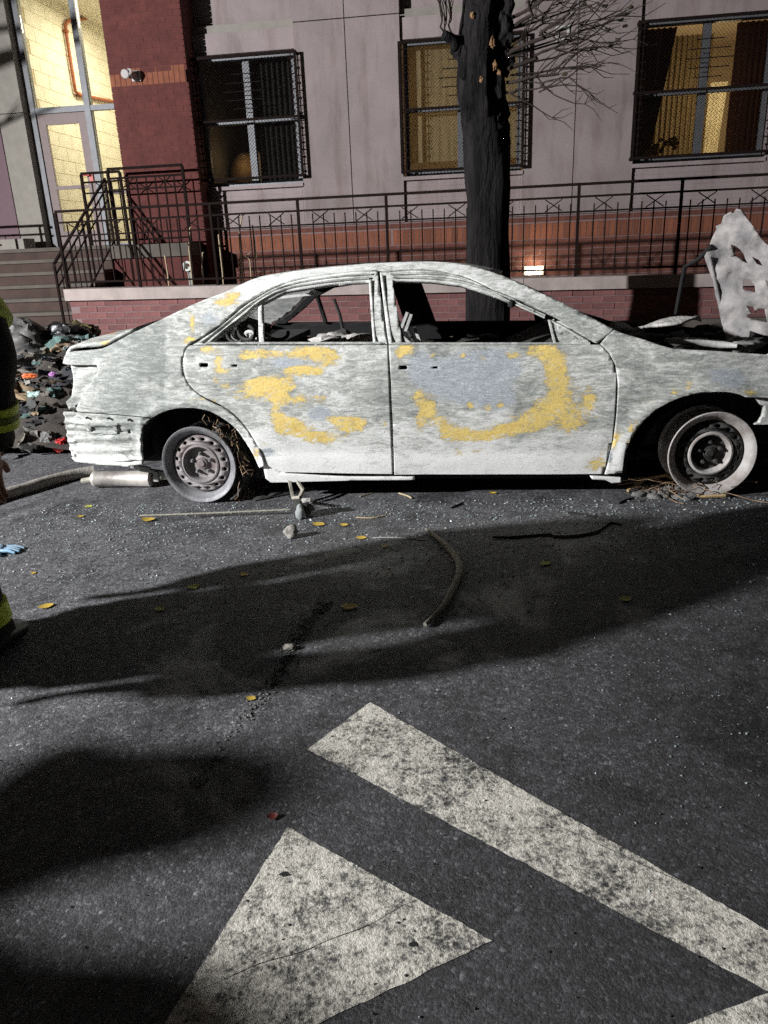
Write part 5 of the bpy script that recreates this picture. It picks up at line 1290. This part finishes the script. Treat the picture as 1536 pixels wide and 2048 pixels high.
v = gnd(606, 1032); HB = thing('brake_caliper', 'charred brake caliper hanging from a bracket under the rear door sill', 'car part', v)
MB().blob(v+Vector((0, 0, .05)), (.058, .05, .05), 4, 3, .45).build('caliper_body', M_CHAR, HB, 50)
MB().blob(v+Vector((.0, -.045, .035)), (.028, .02, .045), 9, 2, .5).build('piston_block', mat('grey_alloy', (.30, .32, .32), .6, .4, 14, .4), HB, 50)
MB().blob(v+Vector((.035, -.02, .095)), (.03, .02, .014), 12, 2, .6).build('ash_crust', M_ASHW, HB, 50)
a = at(576, 950, 3.99); c = at(606, 980, 3.93)
MB().bar(a, at(586, 996, 3.9), .014, .02).bar(at(588, 952, 3.99), c, .012, .02).bar(c, at(598, 998, 3.88), .016, .02).tube([at(586, 996, 3.9), v+Vector((-.02, .05, .09)), at(598, 998, 3.88)], .01).build('bracket', M_RUBBER, HB)
v = gnd(583, 1074); tag(MB().blob(v+Vector((0, 0, .025)), (.036, .03, .036), 15, 3, .5).blob(v+Vector((.005, -.02, .012)), (.022, .015, .012), 3, 2, .3).build('metal_lump', mat('pale_lump', (.30, .28, .25), .8, .4, 20, .5), None, 50, loc=v), 'pale lump of slag on the road below the hanging caliper', 'debris')
def ground_tube(name, lab, cat, px, r, m, lift=0.0, group=None):
    ps = [gnd(u, v) for u, v in smooth_line(px, 5)]
    ps = [Vector((p.x, p.y, gz(p.x)+(r if isinstance(r, float) else max(r))*.9+lift)) for p in ps]
    rr = r if isinstance(r, float) else [r[0]+(r[1]-r[0])*sin(pi*i/(len(ps)-1)) for i in range(len(ps))]
    return tag(MB().tube(ps, rr, 8).build(name, m, None, 60, loc=ps[len(ps)//2]), lab, cat, group)
ground_tube('metal_rod', 'thin straight metal rod on the road in front of the rear wheel', 'rod', [(280, 1033), (420, 1028), (580, 1021)], .0055, M_RUBBER)
ground_tube('metal_rod', 'shorter dark rod beside the straight metal rod by the rear wheel', 'rod', [(400, 1034), (480, 1030), (590, 1027)], .006, M_CHAR)
ground_tube('rubber_trim', 'curved grey rubber trim strip lying on the road', 'trim', [(853, 1064), (885, 1090), (911, 1120), (919, 1145), (908, 1180), (885, 1222), (850, 1256)], (.008, .016), M_RUBBER)
ground_tube('wire', 'thin pale wire on the road between leaves and trim strip', 'wire', [(745, 1077), (790, 1076), (850, 1081)], .003, M_BRIGHT)
ground_tube('wire', 'thin pale wire curving on the road under the front door', 'wire', [(712, 1036), (745, 1037), (772, 1032)], .004, M_DRY)
ground_tube('wire', 'short straw coloured wire at the edge of the car shadow', 'wire', [(720, 994), (735, 990), (743, 988)], .004, M_DRY)
ground_tube('wire', 'short bent straw wire under the front door', 'wire', [(798, 988), (815, 993), (824, 998)], .005, M_DRY)
# torn tar edge on the road
def strip(name, lab, cat, px, w, m, h=.012):
    vs = []; ps = [gnd(u, v) for u, v in smooth_line(px, 4)]; random.seed(len(px))
    for i, p in enumerate(ps):
        k = w*sin(pi*(i+.5)/len(ps))*random.uniform(.5, 1.3)
        vs += [Vector((p.x, p.y-k, gz(p.x)+.002)), Vector((p.x, p.y, gz(p.x)+h)), Vector((p.x, p.y+k*.8, gz(p.x)+.002))]
    fs = []
    for i in range(len(ps)-1): fs += [(3*i, 3*i+3, 3*i+4, 3*i+1), (3*i+1, 3*i+4, 3*i+5, 3*i+2)]
    return tag(MB().add(vs, fs).build(name, m, None, loc=ps[len(ps)//2]), lab, cat)
strip('tar_strip', 'torn black tar strip on the shaded road right of the trim', 'tar', [(985, 1077), (1020, 1077), (1060, 1074), (1100, 1071), (1110, 1075), (1150, 1074), (1190, 1067), (1210, 1056), (1222, 1048), (1244, 1053)], .018, M_SOOT)
strip('tar_strip', 'small black sliver on the road below the front door', 'tar', [(1135, 1027), (1155, 1029), (1195, 1037)], .010, M_SOOT)
strip('tar_strip', 'black curled sliver in front of the front wheel debris', 'tar', [(1238, 1009), (1252, 1002), (1268, 998)], .010, M_SOOT)
strip('tar_strip', 'tiny black sliver on the lit road near the car middle', 'tar', [(902, 1018), (918, 1011), (928, 1008)], .008, M_SOOT)
def leaf_mesh(seed):
    random.seed(seed); n = 9; vs = []; fs = []; cu = random.uniform(.15, .5)
    for i in range(n):
        t = i/(n-1); w = .36*sin(pi*t)**.8*(1+.2*noise.noise(Vector((t*5, seed, 0))))
        for s in (-1, 0, 1): vs.append((t-.5, s*w, cu*(t-.5)**2 + .12*abs(s)*w + .02))
    for i in range(n-1):
        for s in (0, 1): a = 3*i+s; fs.append((a, a+3, a+4, a+1))
    me = bpy.data.meshes.new('fallen_leaf'); me.from_pydata(vs, [], fs); smooth_me(me, 60); return me
LEAVES = [((297, 1041), .085, 'Y', 'in front of the rear wheel'), ((177, 1014), .06, 'G', 'behind the car by the muffler'), ((161, 1034), .045, 'Y', 'small, farthest left behind the car'), ((637, 1050), .075, 'Y', 'brightest, beside the hanging caliper'), ((688, 1051), .05, 'Y', 'right of the brightest one near the caliper'), ((722, 1077), .06, 'Y', 'at the left tip of the pale wire'), ((770, 1094), .035, 'Y', 'small, below the pale wire'),
          ((92, 1214), .065, 'Y', 'lone, on the lit road near the left edge'), ((388, 1175), .06, 'G', 'flat, on the lit road above the shadow'), ((488, 1150), .045, 'Y', 'small, on the lit road above the shadow edge'), ((699, 1215), .07, 'Y', 'in the middle of the dark shadow'), ((502, 1398), .035, 'Y', 'small, just below the shadow'), ((67, 1147), .03, 'Y', 'tiny, below the blue glove'), ((320, 1219), .05, 'G', 'pale, at the bump of the shadow edge'), ((985, 987), .05, 'Y', 'at the edge of the shade under the car'), ((1090, 1128), .06, 'G', 'greyish, in the shadow right of the trim strip'), ((1250, 1200), .055, 'G', 'greyish, low in the shadow on the right')]
lm = {('Y', k): leaf_mesh(k) for k in range(4)}; 
for k in range(4): lm['Y', k].materials.append(M_LEAFY)
for k in range(4): q = lm['Y', k].copy(); q.materials.clear(); q.materials.append(M_LEAFG); lm['G', k] = q
random.seed(4)
for i, ((u, v), s, c, w) in enumerate(LEAVES):
    p = gnd(u, v); o = link('fallen_leaf', lm[c, i % 4], None, (p.x, p.y, gz(p.x)+.002)); o.scale = (s, s, s); o.rotation_euler = (0, 0, random.uniform(-.6, .9))
    tag(o, ('yellow' if c == 'Y' else 'greenish') + ' fallen leaf, ' + w, 'leaf', 'fallen leaves on the road')
p = gnd(545, 1636); o = link('fallen_leaf', leaf_mesh(9), None, (p.x, p.y, gz(p.x)+.004)); o.data.materials.append(mat('red_leaf', (.20, .045, .03), .45, .4, 30, .3)); o.scale = (.03, .03, .05); o.rotation_euler = (.2, 0, .5)
tag(o, 'curled red brown leaf at the tip of the wide crosswalk stripe', 'leaf', 'fallen leaves on the road')
random.seed(33)
# broken glass, grit
def scatter(name, m, n, pos, smin, smax, lift=.004):
    vs = []; fs = []
    for k in range(n):
        x, y = pos()
        s = random.uniform(smin, smax); a = random.uniform(0, pi); h = s*random.uniform(.25, .6); t = random.uniform(-.5, .5)
        c = Vector((x, y, gz(x)+lift*.5)); e1 = Vector((cos(a), sin(a), t*.5))*s; e2 = Vector((-sin(a), cos(a), random.uniform(-.5, .5)))*s*random.uniform(.4, .9)
        i = len(vs); vs += [c+e1, c+e2, c-e1*random.uniform(.5, 1), c-e2*.8, c+Vector((0, 0, h))]
        fs += [(i, i+1, i+4), (i+1, i+2, i+4), (i+2, i+3, i+4), (i+3, i, i+4)]
    o = MB().add(vs, fs).build(name, m, None, fix=False); o['kind'] = 'stuff'; return o
def pos_car():
    while 1:
        x = random.uniform(-2.6, 2.2); y = 3.95-abs(random.gauss(0, .55))
        if y > .6: return x, y
def pos_all(): return random.uniform(-3.5, 3), random.uniform(.75, 4.6)
def pos_right(): return random.gauss(.75, .45), random.gauss(2.2, .5)
scatter('broken_glass', M_GLASSCHIP, 2600, pos_car, .003, .011)
scatter('broken_glass', M_GLASSCHIP, 300, pos_all, .002, .005)
scatter('broken_glass', M_GLASSCHIP, 350, pos_right, .002, .0052)
scatter('grit', M_CHAR, 1800, pos_all, .002, .006)
scatter('grit', M_ASHW, 500, pos_car, .004, .010)

# pebbly seam in the asphalt and cracks through the paint
SEAM = [gnd(u, v) for u, v in smooth_line([(655, 1205), (612, 1250), (585, 1300), (560, 1345), (520, 1400), (470, 1460), (430, 1520), (400, 1570)], 6)]
def pos_seam():
    i = int(min(len(SEAM)-2, abs(random.gauss(0, .45))*len(SEAM))); p = SEAM[i].lerp(SEAM[i+1], random.random()); return p.x+random.gauss(0, .016), p.y+random.gauss(0, .012)
scatter('seam_grit', M_CHIPS, 420, pos_seam, .003, .010)
p = gnd(580, 1298); tag(MB().blob((p.x, p.y, gz(p.x)+.008), (.024, .013, .011), 5, 3, .4).build('pebble', mat('pale_pebble', (.40, .37, .32), .8, .3, 20, .3), None, 60, loc=p), 'pale pebble on the asphalt seam inside the long shadow', 'pebble')
strip('crack', 'long thin crack running across the wide crosswalk stripe', 'crack', [(352, 1998), (430, 1968), (520, 1928), (600, 1906), (660, 1880), (740, 1850), (800, 1815), (872, 1786)], .0011, M_CHAR, .0026)
strip('crack', 'hairline crack along the middle of the long crosswalk stripe', 'crack', [(1080, 1640), (1150, 1668), (1230, 1705), (1300, 1738), (1370, 1768), (1440, 1800)], .0009, M_CHAR, .0026)
for u, v, r, w in ((570, 1750, .011, 'near the tip of the wide crosswalk stripe'), (828, 1890, .009, 'low on the right of the wide crosswalk stripe'), (1398, 1736, .006, 'in the right part of the long crosswalk stripe')):
    q = gnd(u, v); random.seed(u); n = 11
    pts = [Vector((q.x+r*(1+.9*noise.noise(Vector((k*1.37, u*.13, .5))))*cos(2*pi*k/n), q.y+.7*r*(1+.9*noise.noise(Vector((k*1.37, u*.13, 3.3))))*sin(2*pi*k/n), gz(q.x)+.0022)) for k in range(n)]
    tag(MB().prism(pts, (0, 0, -.0015)).build('tar_spot', M_SOOT, None, loc=q), 'small black tar spot '+w, 'tar', 'tar spots on the road paint')
